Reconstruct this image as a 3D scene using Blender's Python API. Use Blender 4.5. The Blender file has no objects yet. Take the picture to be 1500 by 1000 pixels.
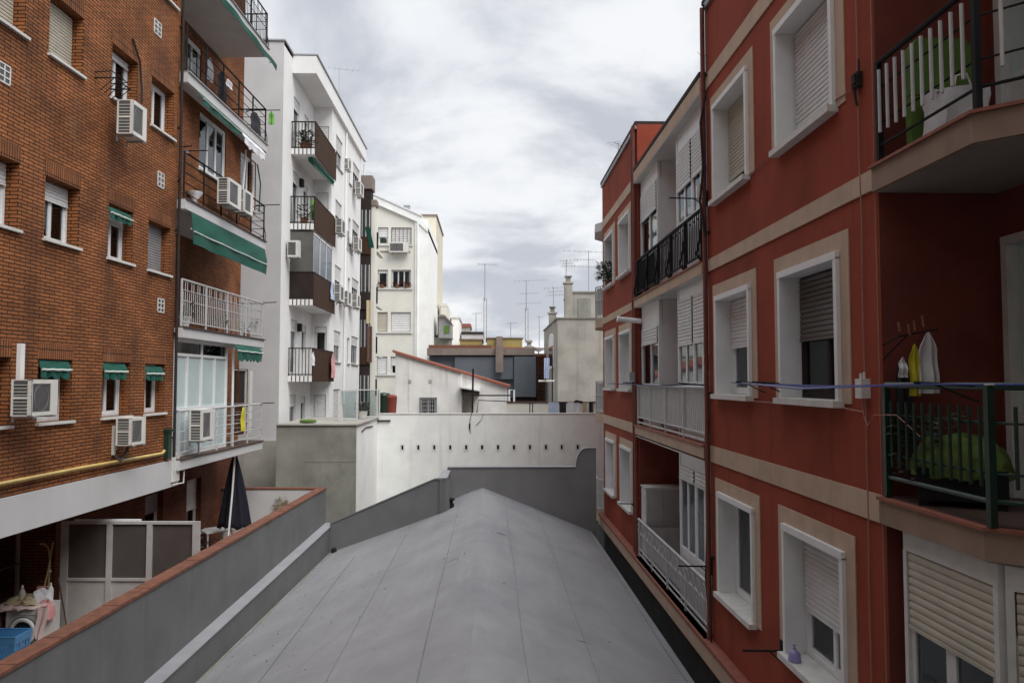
import bpy, bmesh, math, random
from mathutils import Vector, Matrix, Euler
random.seed(11)
ZC = 8.0                      # camera height above the ground; heights below are written relative to the camera
FPX = 1150.0
sc = bpy.context.scene
COL = sc.collection
sc.view_settings.view_transform = 'Standard'
sc.view_settings.look = 'None'
sc.view_settings.exposure = .12
sc.view_settings.gamma = 1

# ------------------------------------------------------------------ camera
cam = bpy.data.cameras.new('camera'); camo = bpy.data.objects.new('camera', cam); COL.objects.link(camo)
cam.sensor_width = 36; cam.lens = FPX / 1500 * 36; cam.clip_start = .05; cam.clip_end = 2000
PITCH = math.atan(58 / FPX); YAW = math.atan(33 / FPX)
camo.location = (0, 0, ZC); camo.rotation_euler = (math.pi / 2 + PITCH, 0, -YAW)
sc.camera = camo
CR = camo.rotation_euler.to_matrix()

def ray(x, y):
    return CR @ Vector(((x - 750) / FPX, (500 - y) / FPX, -1))

class Frame:
    """a facade: u runs along it, n points out of it, z is up"""
    def __init__(s, ox, oy, ang, side=1):
        s.o = Vector((ox, oy, 0)); s.u = Vector((math.sin(ang), math.cos(ang), 0))
        s.n = Vector((math.cos(ang) * side, -math.sin(ang) * side, 0))
    def P(s, u, n, z):
        return s.o + s.u * u + s.n * n + Vector((0, 0, z))
    def px(s, x, y, off=0):
        d = ray(x, y); a = s.o + s.n * off
        t = a.dot(s.n) / d.dot(s.n); p = d * t
        return (p - s.o).dot(s.u), p.z
    def U(s, x, off=0, y=558): return s.px(x, y, off)[0]
    def Z(s, x, y, off=0): return s.px(x, y, off)[1]
    def zrot(s): return math.atan2(s.n.y, s.n.x)
W = Frame(0, 0, 0)                    # u = +Y, n = +X
W.u = Vector((1, 0, 0)); W.n = Vector((0, 1, 0))   # plain world axes: u = X, n = Y
R = Frame(3.3, 0, 0, -1)              # right facade
TH = math.atan(.0403)
L = Frame(-7.35, 0, TH, 1)            # left facade
def front(Y):                         # a plane that faces the camera side
    f = Frame(0, Y, 0); f.u = Vector((1, 0, 0)); f.n = Vector((0, -1, 0)); return f
def side(X, s=1): return Frame(X, 0, 0, s)

ORG = {}
class MB:
    def __init__(s, F=W): s.F = F; s.v = []; s.f = []; s.mi = []; s.cur = 0
    def face(s, *pts):
        k = len(s.v); s.v += [tuple(p) for p in pts]; s.f.append(tuple(range(k, k + len(pts)))); s.mi.append(s.cur); return s
    def mesh(s, vs, fs):
        k = len(s.v); s.v += [tuple(p) for p in vs]
        for f in fs: s.f.append(tuple(i + k for i in f)); s.mi.append(s.cur)
        return s
    def box(s, u0, u1, n0, n1, z0, z1):
        vs = [(u, n, z) for u in (u0, u1) for n in (n0, n1) for z in (z0, z1)]
        return s.mesh(vs, [(0, 1, 3, 2), (4, 6, 7, 5), (0, 4, 5, 1), (2, 3, 7, 6), (0, 2, 6, 4), (1, 5, 7, 3)])
    def tube(s, pts, r, seg=6, cap=True, r2=None):
        pts = [Vector(p) for p in pts]; m = len(pts); vs = []; fs = []
        for i, p in enumerate(pts):
            d = (pts[min(i + 1, m - 1)] - pts[max(i - 1, 0)]).normalized()
            a = d.orthogonal() if i == 0 else (a - d * a.dot(d))
            if a.length < 1e-6: a = d.orthogonal()
            a.normalize(); b = d.cross(a)
            rr = r if r2 is None else r + (r2 - r) * i / max(1, m - 1)
            for k in range(seg):
                t = 2 * math.pi * k / seg + math.pi / seg; vs.append(p + (a * math.cos(t) + b * math.sin(t)) * rr)
        for i in range(m - 1):
            for k in range(seg):
                k2 = (k + 1) % seg; fs.append((i * seg + k, i * seg + k2, (i + 1) * seg + k2, (i + 1) * seg + k))
        if cap: fs += [tuple(range(seg)), tuple(range((m - 1) * seg, m * seg))]
        return s.mesh(vs, fs)
    def prism(s, poly, n0, n1):                       # polygon in (u, z), pushed along n
        m = len(poly); vs = [(u, n0, z) for u, z in poly] + [(u, n1, z) for u, z in poly]
        return s.mesh(vs, [tuple(range(m)), tuple(range(m, 2 * m))] + [(i, (i + 1) % m, m + (i + 1) % m, m + i) for i in range(m)])
    def slab(s, poly, z0, z1):                        # polygon in (u, n), pushed along z
        m = len(poly); vs = [(u, n, z0) for u, n in poly] + [(u, n, z1) for u, n in poly]
        return s.mesh(vs, [tuple(range(m)), tuple(range(m, 2 * m))] + [(i, (i + 1) % m, m + (i + 1) % m, m + i) for i in range(m)])
    def lathe(s, c, prof, seg=14):                    # prof: (r, z) pairs about a vertical axis at c
        vs = []; fs = []
        for r, z in prof:
            for k in range(seg):
                t = 2 * math.pi * k / seg; vs.append((c[0] + r * math.cos(t), c[1] + r * math.sin(t), c[2] + z))
        for i in range(len(prof) - 1):
            for k in range(seg):
                k2 = (k + 1) % seg; fs.append((i * seg + k, i * seg + k2, (i + 1) * seg + k2, (i + 1) * seg + k))
        fs += [tuple(range(seg)), tuple(range((len(prof) - 1) * seg, len(prof) * seg))]
        return s.mesh(vs, fs)
    def sheet(s, fn, nu, nv, thick=.004):             # a cloth: fn(a, b) -> (u, n, z), a and b in 0..1
        vs = []; fs = []
        for q in (0, thick):
            for i in range(nu + 1):
                for j in range(nv + 1):
                    u, n, z = fn(i / nu, j / nv); vs.append((u, n - q, z))
        N = (nu + 1) * (nv + 1)
        for i in range(nu):
            for j in range(nv):
                a = i * (nv + 1) + j; b = a + nv + 1
                fs.append((a, b, b + 1, a + 1)); fs.append((N + a, N + a + 1, N + b + 1, N + b))
        edge = [i * (nv + 1) for i in range(nu + 1)] + [nu * (nv + 1) + j for j in range(1, nv + 1)] + \
               [i * (nv + 1) + nv for i in range(nu - 1, -1, -1)] + [j for j in range(nv - 1, 0, -1)]
        for i in range(len(edge)):
            a, b = edge[i], edge[(i + 1) % len(edge)]; fs.append((a, b, N + b, N + a))
        return s.mesh(vs, fs)
    def build(s, name, mat, parent=None, smooth=True, local=False, uvrot=False):
        org = ORG.get(parent.name, Vector()) if parent else Vector()
        me = bpy.data.meshes.new(name)
        P = (lambda p: Vector(p)) if local else (lambda p: s.F.P(*p) + Vector((0, 0, ZC)) - org)
        me.from_pydata([P(p) for p in s.v], [], s.f)
        uv = me.uv_layers.new(name='UVMap')
        fr = s.v; li = 0
        dat = [0.0] * (2 * len(me.loops))
        for f in s.f:
            a, b, c = Vector(fr[f[0]]), Vector(fr[f[1]]), Vector(fr[f[-1]])
            nn = (b - a).cross(c - a); nn = (abs(nn.x), abs(nn.y), abs(nn.z)); k = nn.index(max(nn))
            for i in f:
                p = fr[i]; q = (p[1], p[2]) if k == 0 else (p[0], p[2]) if k == 1 else (p[0], p[1])
                if uvrot: q = (q[1], q[0])
                dat[li] = q[0]; dat[li + 1] = q[1]; li += 2
        uv.data.foreach_set('uv', dat)
        bm = bmesh.new(); bm.from_mesh(me); bmesh.ops.recalc_face_normals(bm, faces=bm.faces); bm.to_mesh(me); bm.free()
        mats = mat if isinstance(mat, (list, tuple)) else [mat]
        for m in mats: me.materials.append(m)
        if len(mats) > 1: me.polygons.foreach_set('material_index', s.mi)
        if smooth:
            me.polygons.foreach_set('use_smooth', [True] * len(me.polygons)); me.set_sharp_from_angle(angle=math.radians(38))
        o = bpy.data.objects.new(name, me); COL.objects.link(o)
        if parent: o.parent = parent
        ORG[o.name] = org
        return o

def thing(name, label, cat, loc=(0, 0, -ZC), group=None, rz=0):
    o = bpy.data.objects.new(name, None); COL.objects.link(o); o.empty_display_size = .2
    o.location = (loc[0], loc[1], loc[2] + ZC); o.rotation_euler.z = rz
    o['label'] = label; o['category'] = cat
    if group: o['group'] = group
    ORG[o.name] = Vector(o.location)
    return o
def tag(o, label, cat, group=None):
    o['label'] = label; o['category'] = cat
    if group: o['group'] = group
    return o
def struct(o): o['kind'] = 'structure'; return o
def dup(root, loc, rz, label, scale=(1, 1, 1)):
    r = root.copy(); COL.objects.link(r); r.location = (loc[0], loc[1], loc[2] + ZC); r.rotation_euler.z = rz; r.scale = scale; r['label'] = label
    for ch in list(root.children):
        c = ch.copy(); COL.objects.link(c); c.parent = r
        for g in list(ch.children):
            d = g.copy(); COL.objects.link(d); d.parent = c
    return r

# ------------------------------------------------------------------ materials
def nt(name):
    m = bpy.data.materials.new(name); m.use_nodes = True
    n = m.node_tree.nodes; return m, n, m.node_tree.links, n['Principled BSDF']
def rgb(c): return (c[0], c[1], c[2], 1)
def plain(name, c, rough=.6, var=.12, scale=3.0, bump=0.0, bscale=60, stain=0.0, metal=0, spec=.5, stain_c=None, streak=0.0):
    """paint, plaster, metal, cloth: a colour with soft mottling, optional grain and weather streaks"""
    m, n, l, b = nt(name)
    tc = n.new('ShaderNodeTexCoord')
    geo = n.new('ShaderNodeNewGeometry')
    t = n.new('ShaderNodeTexNoise'); t.inputs['Scale'].default_value = scale; t.inputs['Detail'].default_value = 6
    l.new(geo.outputs['Position'], t.inputs['Vector'])
    mx = n.new('ShaderNodeMix'); mx.data_type = 'RGBA'
    mx.inputs['A'].default_value = rgb([x * (1 - var) for x in c]); mx.inputs['B'].default_value = rgb([min(1, x * (1 + var)) for x in c])
    rp = n.new('ShaderNodeMapRange'); rp.inputs['From Min'].default_value = .3; rp.inputs['From Max'].default_value = .7
    l.new(t.outputs['Fac'], rp.inputs['Value']); l.new(rp.outputs['Result'], mx.inputs['Factor'])
    out = mx.outputs['Result']
    if stain:
        t2 = n.new('ShaderNodeTexNoise'); t2.inputs['Scale'].default_value = 1.1; t2.inputs['Detail'].default_value = 8; t2.inputs['Roughness'].default_value = .65
        l.new(geo.outputs['Position'], t2.inputs['Vector'])
        r2 = n.new('ShaderNodeMapRange'); r2.inputs['From Min'].default_value = .5; r2.inputs['From Max'].default_value = .78; r2.inputs['To Max'].default_value = stain
        l.new(t2.outputs['Fac'], r2.inputs['Value'])
        m2 = n.new('ShaderNodeMix'); m2.data_type = 'RGBA'; m2.inputs['B'].default_value = rgb(stain_c or [x * .45 for x in c])
        l.new(out, m2.inputs['A']); l.new(r2.outputs['Result'], m2.inputs['Factor']); out = m2.outputs['Result']
    if streak:
        mp = n.new('ShaderNodeMapping'); mp.inputs['Scale'].default_value = (5.5, 5.5, .28)
        l.new(geo.outputs['Position'], mp.inputs['Vector'])
        t3 = n.new('ShaderNodeTexNoise'); t3.inputs['Scale'].default_value = 1; t3.inputs['Detail'].default_value = 5
        l.new(mp.outputs['Vector'], t3.inputs['Vector'])
        r3 = n.new('ShaderNodeMapRange'); r3.inputs['From Min'].default_value = .56; r3.inputs['From Max'].default_value = .76; r3.inputs['To Max'].default_value = streak
        l.new(t3.outputs['Fac'], r3.inputs['Value'])
        m3 = n.new('ShaderNodeMix'); m3.data_type = 'RGBA'; m3.inputs['B'].default_value = rgb([x * .5 for x in c])
        l.new(out, m3.inputs['A']); l.new(r3.outputs['Result'], m3.inputs['Factor']); out = m3.outputs['Result']
    l.new(out, b.inputs['Base Color'])
    b.inputs['Roughness'].default_value = rough; b.inputs['Metallic'].default_value = metal; b.inputs['Specular IOR Level'].default_value = spec
    if bump:
        t4 = n.new('ShaderNodeTexNoise'); t4.inputs['Scale'].default_value = bscale; t4.inputs['Detail'].default_value = 4
        l.new(geo.outputs['Position'], t4.inputs['Vector'])
        bp = n.new('ShaderNodeBump'); bp.inputs['Strength'].default_value = bump; bp.inputs['Distance'].default_value = .01
        l.new(t4.outputs['Fac'], bp.inputs['Height']); l.new(bp.outputs['Normal'], b.inputs['Normal'])
    return m
def brick(name, c1, c2, mort, w=.245, h=.056, off=.5, mix=.25):
    m, n, l, b = nt(name)
    uv = n.new('ShaderNodeUVMap'); uv.uv_map = 'UVMap'
    nz = n.new('ShaderNodeTexNoise'); nz.inputs['Scale'].default_value = 9; l.new(uv.outputs['UV'], nz.inputs['Vector'])
    wob = n.new('ShaderNodeMix'); wob.data_type = 'VECTOR'; wob.inputs['Factor'].default_value = .012
    l.new(uv.outputs['UV'], wob.inputs['A']); l.new(nz.outputs['Color'], wob.inputs['B'])
    bt = n.new('ShaderNodeTexBrick'); bt.inputs['Scale'].default_value = 1; bt.offset = off
    bt.inputs['Brick Width'].default_value = w; bt.inputs['Row Height'].default_value = h
    bt.inputs['Mortar Size'].default_value = .0088; bt.inputs['Mortar Smooth'].default_value = .3; bt.inputs['Bias'].default_value = -.15
    bt.inputs['Color1'].default_value = rgb(c1); bt.inputs['Color2'].default_value = rgb(c2); bt.inputs['Mortar'].default_value = rgb(mort)
    l.new(wob.outputs['Result'], bt.inputs['Vector'])
    n2 = n.new('ShaderNodeTexNoise'); n2.inputs['Scale'].default_value = 1.3; n2.inputs['Detail'].default_value = 7; l.new(uv.outputs['UV'], n2.inputs['Vector'])
    r = n.new('ShaderNodeMapRange'); r.inputs['From Min'].default_value = .35; r.inputs['From Max'].default_value = .7; r.inputs['To Min'].default_value = .62; r.inputs['To Max'].default_value = 1.2
    l.new(n2.outputs['Fac'], r.inputs['Value'])
    mul = n.new('ShaderNodeMix'); mul.data_type = 'RGBA'; mul.blend_type = 'MULTIPLY'; mul.inputs['Factor'].default_value = 1
    l.new(bt.outputs['Color'], mul.inputs['A']); l.new(r.outputs['Result'], mul.inputs['B'])
    n3 = n.new('ShaderNodeTexNoise'); n3.inputs['Scale'].default_value = 25; n3.inputs['Detail'].default_value = 3; l.new(uv.outputs['UV'], n3.inputs['Vector'])
    r3 = n.new('ShaderNodeMapRange'); r3.inputs['To Min'].default_value = .7; r3.inputs['To Max'].default_value = 1.3; l.new(n3.outputs['Fac'], r3.inputs['Value'])
    mu2 = n.new('ShaderNodeMix'); mu2.data_type = 'RGBA'; mu2.blend_type = 'MULTIPLY'; mu2.inputs['Factor'].default_value = 1
    l.new(mul.outputs['Result'], mu2.inputs['A']); l.new(r3.outputs['Result'], mu2.inputs['B'])
    q4 = n.new('ShaderNodeMapping'); q4.inputs['Scale'].default_value = (1.9, .22, 1); l.new(uv.outputs['UV'], q4.inputs['Vector'])      # soot and rain streaks
    n4 = n.new('ShaderNodeTexNoise'); n4.inputs['Scale'].default_value = 1; n4.inputs['Detail'].default_value = 6; l.new(q4.outputs['Vector'], n4.inputs['Vector'])
    r4 = n.new('ShaderNodeMapRange'); r4.inputs['From Min'].default_value = .52; r4.inputs['From Max'].default_value = .74; r4.inputs['To Max'].default_value = .5; l.new(n4.outputs['Fac'], r4.inputs['Value'])
    m4 = n.new('ShaderNodeMix'); m4.data_type = 'RGBA'; m4.inputs['B'].default_value = (.07, .04, .028, 1); l.new(mu2.outputs['Result'], m4.inputs['A']); l.new(r4.outputs['Result'], m4.inputs['Factor'])
    n5 = n.new('ShaderNodeTexNoise'); n5.inputs['Scale'].default_value = .55; n5.inputs['Detail'].default_value = 9; n5.inputs['Roughness'].default_value = .7; l.new(uv.outputs['UV'], n5.inputs['Vector'])
    r5 = n.new('ShaderNodeMapRange'); r5.inputs['From Min'].default_value = .6; r5.inputs['From Max'].default_value = .78; r5.inputs['To Max'].default_value = .35; l.new(n5.outputs['Fac'], r5.inputs['Value'])
    mu2 = n.new('ShaderNodeMix'); mu2.data_type = 'RGBA'; mu2.inputs['B'].default_value = (.40, .27, .17, 1); l.new(m4.outputs['Result'], mu2.inputs['A']); l.new(r5.outputs['Result'], mu2.inputs['Factor'])
    l.new(mu2.outputs['Result'], b.inputs['Base Color']); b.inputs['Roughness'].default_value = .85; b.inputs['Specular IOR Level'].default_value = .25
    bp = n.new('ShaderNodeBump'); bp.inputs['Strength'].default_value = .9; bp.inputs['Distance'].default_value = .012; bp.invert = True
    l.new(bt.outputs['Fac'], bp.inputs['Height']); l.new(bp.outputs['Normal'], b.inputs['Normal'])
    return m
def glass(name, tint, refl=1.6, trans=.8):
    m, n, l, b = nt(name); n.remove(b); out = n['Material Output']
    tr = n.new('ShaderNodeBsdfTransparent'); tr.inputs['Color'].default_value = rgb([x * trans for x in tint])
    gl = n.new('ShaderNodeBsdfGlossy'); gl.inputs['Roughness'].default_value = .03; gl.inputs['Color'].default_value = (.9, .95, 1, 1)
    fr = n.new('ShaderNodeFresnel'); fr.inputs['IOR'].default_value = refl
    geo = n.new('ShaderNodeNewGeometry'); t = n.new('ShaderNodeTexNoise'); t.inputs['Scale'].default_value = 1.6
    l.new(geo.outputs['Position'], t.inputs['Vector'])
    bp = n.new('ShaderNodeBump'); bp.inputs['Strength'].default_value = .06; bp.inputs['Distance'].default_value = .05
    l.new(t.outputs['Fac'], bp.inputs['Height']); l.new(bp.outputs['Normal'], gl.inputs['Normal'])
    mx = n.new('ShaderNodeMixShader'); l.new(fr.outputs['Fac'], mx.inputs['Fac']); l.new(tr.outputs[0], mx.inputs[1]); l.new(gl.outputs[0], mx.inputs[2])
    l.new(mx.outputs[0], out.inputs['Surface']); return m
M = {}
M['brick'] = brick('brick', (.36, .132, .045), (.25, .087, .031), (.034, .018, .011))
M['brick_soldier'] = brick('brick_soldier', (.31, .118, .044), (.235, .086, .034), (.04, .02, .014), off=0)
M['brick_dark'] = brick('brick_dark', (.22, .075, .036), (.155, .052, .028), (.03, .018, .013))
M['red'] = plain('red_render', (.285, .063, .037), .9, .22, 1.1, .5, 55, stain=.4, streak=.45, spec=.15)
M['red_shaded'] = plain('shaded_red_render', (.17, .036, .024), .85, .2, 2, .25, 90, stain=.3)  # the red render again, with the shade of the recesses put into its colour
M['beige'] = plain('beige_render', (.49, .36, .265), .8, .1, 3, .2, 90, stain=.2, streak=.25)
M['beige_brown'] = plain('weathered_beige_render', (.27, .19, .14), .8, .15, 3, .2, 90, stain=.3, streak=.35)
M['white'] = plain('white_paint', (.74, .74, .74), .55, .05, 4, .05, 60, stain=.08)
M['frame'] = plain('white_frame', (.72, .73, .74), .35, .05, 6)
M['frame_old'] = plain('old_white_frame', (.60, .60, .58), .45, .1, 6, stain=.2)
M['alu'] = plain('aluminium', (.48, .48, .48), .4, .08, 6, metal=.3)
M['stone'] = plain('pale_sill_stone', (.62, .61, .58), .6, .1, 8, stain=.2)
M['grey_stone'] = plain('grey_sill_stone', (.30, .27, .25), .6, .1, 8, stain=.2)
M['shut_w'] = plain('white_shutter', (.66, .66, .66), .5, .06, 5, stain=.12)
M['shut_b'] = plain('cream_shutter', (.46, .43, .35), .55, .08, 5, stain=.2)
M['shut_d'] = plain('dark_shutter', (.10, .09, .08), .5, .1, 5)
M['shut_g'] = plain('grey_shutter', (.25, .25, .25), .5, .1, 5)
M['curtain'] = plain('curtain', (.62, .6, .55), .9, .08, 9)
M['glass'] = glass('window_glass', (.80, .86, .88), 1.55)
M['glass_dark'] = glass('dark_window_glass', (.25, .27, .28), 1.6)
M['frosted'] = plain('frosted_glass', (.46, .56, .56), .25, .06, 2)
M['dark_pane'] = plain('dark_glass', (.02, .022, .024), .08, .1, 2, spec=.7)
M['screen_dark'] = plain('smoked_panel', (.085, .072, .068), .3, .12, 2, spec=.4)
M['roof'] = None
M['dgrey'] = plain('dark_grey_coating', (.205, .205, .212), .7, .12, 1.2, .35, 40, stain=.3, stain_c=(.19, .19, .195))
M['mgrey'] = plain('mid_grey_coating', (.135, .137, .138), .75, .14, 1.2, .3, 40, stain=.4, stain_c=(.19, .19, .19), streak=.35)
M['lgrey'] = plain('light_grey_coating', (.29, .29, .31), .6, .1, 2, .2, 40, stain=.15)
M['terracotta'] = plain('terracotta_tile', (.165, .064, .038), .8, .3, 7, .2, 60, stain=.35)
M['redtile'] = plain('red_tile_edge', (.26, .085, .055), .7, .15, 8, stain=.25)
M['wwall'] = plain('white_wall_render', (.86, .875, .85), .85, .05, 1.5, .3, 50, stain=.2, streak=.25)
M['wbuild'] = plain('white_building_render', (.785, .785, .775), .85, .04, 1.2, .15, 60, stain=.05, streak=.08)
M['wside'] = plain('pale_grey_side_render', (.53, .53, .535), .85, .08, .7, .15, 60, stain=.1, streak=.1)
M['cement'] = plain('stained_cement', (.25, .25, .215), .9, .3, .8, .4, 30, stain=.7, streak=.4)
M['cement_l'] = plain('pale_cement', (.33, .32, .285), .9, .22, .9, .4, 30, stain=.65, stain_c=(.46, .44, .40), streak=.45)
M['cream'] = plain('cream_render', (.70, .69, .62), .85, .06, 1.2, .15, 60, stain=.1, streak=.12)
M['yellow'] = plain('pale_yellow_render', (.64, .60, .48), .85, .06, 1.2, .15, 60, streak=.1)
M['olive'] = plain('olive_render', (.30, .25, .09), .85, .1, 1, .15, 60, streak=.15)
M['blue_grey'] = plain('blue_grey_cladding', (.10, .115, .135), .6, .12, .9, .1, 40, streak=.3)
M['brown_roof'] = plain('brown_fascia', (.20, .16, .14), .8, .14, 2.5, .2, 30, streak=.3)
M['brown'] = plain('brown_panel', (.055, .030, .019), .85, .12, 2, spec=.15)
M['brown_d'] = plain('dark_brown', (.030, .022, .020), .8, .2, 4, spec=.2)
M['black'] = plain('black_metal', (.014, .014, .015), .75, .2, 8, spec=.2)
M['wmetal'] = plain('white_metal', (.50, .50, .50), .4, .08, 9, stain=.15)
M['gmetal'] = plain('green_metal', (.010, .035, .022), .4, .15, 8)
M['steel'] = plain('galvanised_steel', (.38, .39, .40), .45, .12, 9, metal=.5)
M['green'] = plain('green_awning', (.004, .078, .054), .85, .1, 2.5, .1, 200, stain=.2)
M['green_edge'] = plain('pale_trim', (.55, .6, .56), .8, .1, 6)
M['ac'] = plain('ac_casing', (.66, .65, .61), .45, .06, 5, stain=.2)
M['ac_dark'] = plain('ac_grille', (.09, .09, .09), .5, .15, 9)
M['pipe'] = plain('dark_pipe', (.035, .026, .024), .8, .2, 5, spec=.2)
M['redpipe'] = plain('red_painted_pipe', (.20, .05, .032), .6, .12, 5)
M['gas'] = plain('yellow_gas_pipe', (.50, .36, .12), .5, .15, 5, stain=.35)
M['cable'] = plain('pinkish_cable', (.36, .18, .14), .6, .12, 8)
M['soffit'] = plain('white_soffit', (.62, .61, .59), .85, .06, 2, .1, 50, stain=.15)
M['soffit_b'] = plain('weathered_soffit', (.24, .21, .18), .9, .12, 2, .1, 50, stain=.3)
M['floor_dark'] = plain('dark_terrace_tile', (.075, .045, .035), .7, .2, 5, stain=.3)
M['floor_tile'] = plain('terrace_tile', (.22, .11, .07), .7, .15, 5, stain=.3)
M['screen_frame'] = plain('dull_white_frame', (.42, .41, .40), .5, .1, 5, stain=.3)
M['screen_grey'] = plain('dark_grey_screen', (.10, .10, .09), .6, .15, 3, stain=.3)
M['shadow_gap'] = plain('gap_shade_dark', (.05, .05, .048), .9, .25, 3, .3, 40)  # near-black colour standing in for the shadow below the ledge
M['wwall_d'] = plain('stained_white_render', (.74, .74, .72), .9, .1, 1.5, .3, 50, stain=.35, streak=.75)
M['ground'] = plain('ground_concrete', (.20, .19, .18), .9, .15, 1, .3, 20, stain=.3)
M['inside'] = plain('interior_plaster', (.35, .33, .30), .9, .05, 1)
M['leaf'] = plain('leaf_green', (.045, .085, .03), .6, .45, 12)
M['leaf_g'] = plain('grey_green_leaf', (.085, .10, .085), .6, .4, 12)
M['pot'] = plain('clay_pot', (.26, .11, .06), .8, .2, 9)
def cloth(name, c, var=.08): return plain('cloth_' + name, c, .95, var, 9, .15, 300)

# roof membrane: grey coating with lighter dust, damp marks and rolled-sheet grain
def roof_mat():
    m, n, l, b = nt('roof_membrane'); geo = n.new('ShaderNodeNewGeometry')
    def noise(sc_, det, mp=None):
        t = n.new('ShaderNodeTexNoise'); t.inputs['Scale'].default_value = sc_; t.inputs['Detail'].default_value = det; t.inputs['Roughness'].default_value = .6
        if mp:
            q = n.new('ShaderNodeMapping'); q.inputs['Scale'].default_value = mp; l.new(geo.outputs['Position'], q.inputs['Vector']); l.new(q.outputs['Vector'], t.inputs['Vector'])
        else: l.new(geo.outputs['Position'], t.inputs['Vector'])
        return t.outputs['Fac']
    def rng(s_, a, b_, c, d):
        r = n.new('ShaderNodeMapRange'); r.inputs['From Min'].default_value = a; r.inputs['From Max'].default_value = b_; r.inputs['To Min'].default_value = c; r.inputs['To Max'].default_value = d
        l.new(s_, r.inputs['Value']); return r.outputs['Result']
    def mix(a, c, f):
        q = n.new('ShaderNodeMix'); q.data_type = 'RGBA'
        if isinstance(a, tuple): q.inputs['A'].default_value = a
        else: l.new(a, q.inputs['A'])
        q.inputs['B'].default_value = c; l.new(f, q.inputs['Factor']); return q.outputs['Result']
    c = mix((.27, .27, .285, 1), (.325, .325, .34, 1), rng(noise(.8, 6), .35, .65, 0, 1))
    c = mix(c, (.20, .20, .218, 1), rng(noise(.33, 8, (1.6, .6, 1)), .52, .75, 0, .7))
    c = mix(c, (.37, .37, .385, 1), rng(noise(1, 5, (6, .35, 1)), .58, .75, 0, .45))
    c = mix(c, (.20, .20, .21, 1), rng(noise(9, 5), .62, .8, 0, .3))
    l.new(c, b.inputs['Base Color']); b.inputs['Roughness'].default_value = .62; b.inputs['Specular IOR Level'].default_value = .35
    b1 = n.new('ShaderNodeBump'); b1.inputs['Strength'].default_value = .35; b1.inputs['Distance'].default_value = .01; l.new(noise(60, 3), b1.inputs['Height'])
    b2 = n.new('ShaderNodeBump'); b2.inputs['Strength'].default_value = .5; b2.inputs['Distance'].default_value = .12; l.new(noise(.9, 3), b2.inputs['Height'])
    l.new(b1.outputs['Normal'], b2.inputs['Normal']); l.new(b2.outputs['Normal'], b.inputs['Normal']); return m
M['roof'] = roof_mat()

# ------------------------------------------------------------------ sky and sun
def sky():
    w = bpy.data.worlds.new('World'); sc.world = w; w.use_nodes = True
    n = w.node_tree.nodes; l = w.node_tree.links; bg = n['Background']
    el, az = math.radians(50), math.radians(142)
    st = n.new('ShaderNodeTexSky'); st.sky_type = 'NISHITA'; st.sun_disc = False; st.sun_elevation = el; st.sun_rotation = az
    tc = n.new('ShaderNodeTexCoord'); sx = n.new('ShaderNodeSeparateXYZ'); l.new(tc.outputs['Generated'], sx.inputs[0])
    def math_(op, a, b=None):
        q = n.new('ShaderNodeMath'); q.operation = op
        for i, x in enumerate((a, b)):
            if x is None: continue
            if isinstance(x, (int, float)): q.inputs[i].default_value = x
            else: l.new(x, q.inputs[i])
        return q.outputs[0]
    zz = math_('ADD', math_('MAXIMUM', sx.outputs['Z'], 0.0), .22)
    cx = n.new('ShaderNodeCombineXYZ'); l.new(math_('DIVIDE', sx.outputs['X'], zz), cx.inputs[0]); l.new(math_('DIVIDE', sx.outputs['Y'], zz), cx.inputs[1])
    def noise(scale, det, off, rough=.5):
        mp = n.new('ShaderNodeMapping'); mp.inputs['Location'].default_value = off; l.new(cx.outputs[0], mp.inputs['Vector'])
        t = n.new('ShaderNodeTexNoise'); t.inputs['Scale'].default_value = scale; t.inputs['Detail'].default_value = det; t.inputs['Roughness'].default_value = rough; t.inputs['Distortion'].default_value = .35
        l.new(mp.outputs[0], t.inputs['Vector']); return t.outputs['Fac']
    def rng(s_, a, b_, c, d):
        r = n.new('ShaderNodeMapRange'); r.interpolation_type = 'SMOOTHSTEP'; r.inputs['From Min'].default_value = a; r.inputs['From Max'].default_value = b_; r.inputs['To Min'].default_value = c; r.inputs['To Max'].default_value = d
        l.new(s_, r.inputs['Value']); return r.outputs['Result']
    ramp = n.new('ShaderNodeMix'); ramp.data_type = 'RGBA'
    ramp.inputs['A'].default_value = (SKYG[0], SKYG[1], SKYG[2], 1); ramp.inputs['B'].default_value = (SKYW[0], SKYW[1], SKYW[2], 1)
    l.new(rng(noise(SKYS, 8, SKYO, .55), .38, .58, 0, 1), ramp.inputs['Factor'])
    m2 = n.new('ShaderNodeMix'); m2.data_type = 'RGBA'                     # thin gaps let the blue through a little
    l.new(ramp.outputs['Result'], m2.inputs['A']); l.new(st.outputs[0], m2.inputs['B']); l.new(rng(noise(1.1, 5, (9, 2, 0)), .5, .8, .03, .22), m2.inputs['Factor'])
    gr = n.new('ShaderNodeMix'); gr.data_type = 'RGBA'; gr.blend_type = 'MULTIPLY'; gr.inputs['Factor'].default_value = 1   # an overcast sky is brightest overhead
    l.new(m2.outputs['Result'], gr.inputs['A']); l.new(rng(sx.outputs['Z'], .42, .95, 1.0, ZEN), gr.inputs['B'])
    l.new(gr.outputs['Result'], bg.inputs['Color']); bg.inputs['Strength'].default_value = .1
    s = bpy.data.lights.new('sun', 'SUN'); so = bpy.data.objects.new('sun', s); COL.objects.link(so)
    s.energy = SUN; s.angle = math.radians(40); s.color = (1, .97, .93)
    d = Vector((math.sin(az) * math.cos(el), math.cos(az) * math.cos(el), math.sin(el)))
    so.rotation_euler = d.to_track_quat('Z', 'Y').to_euler(); so.location = (0, 0, 40)
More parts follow.
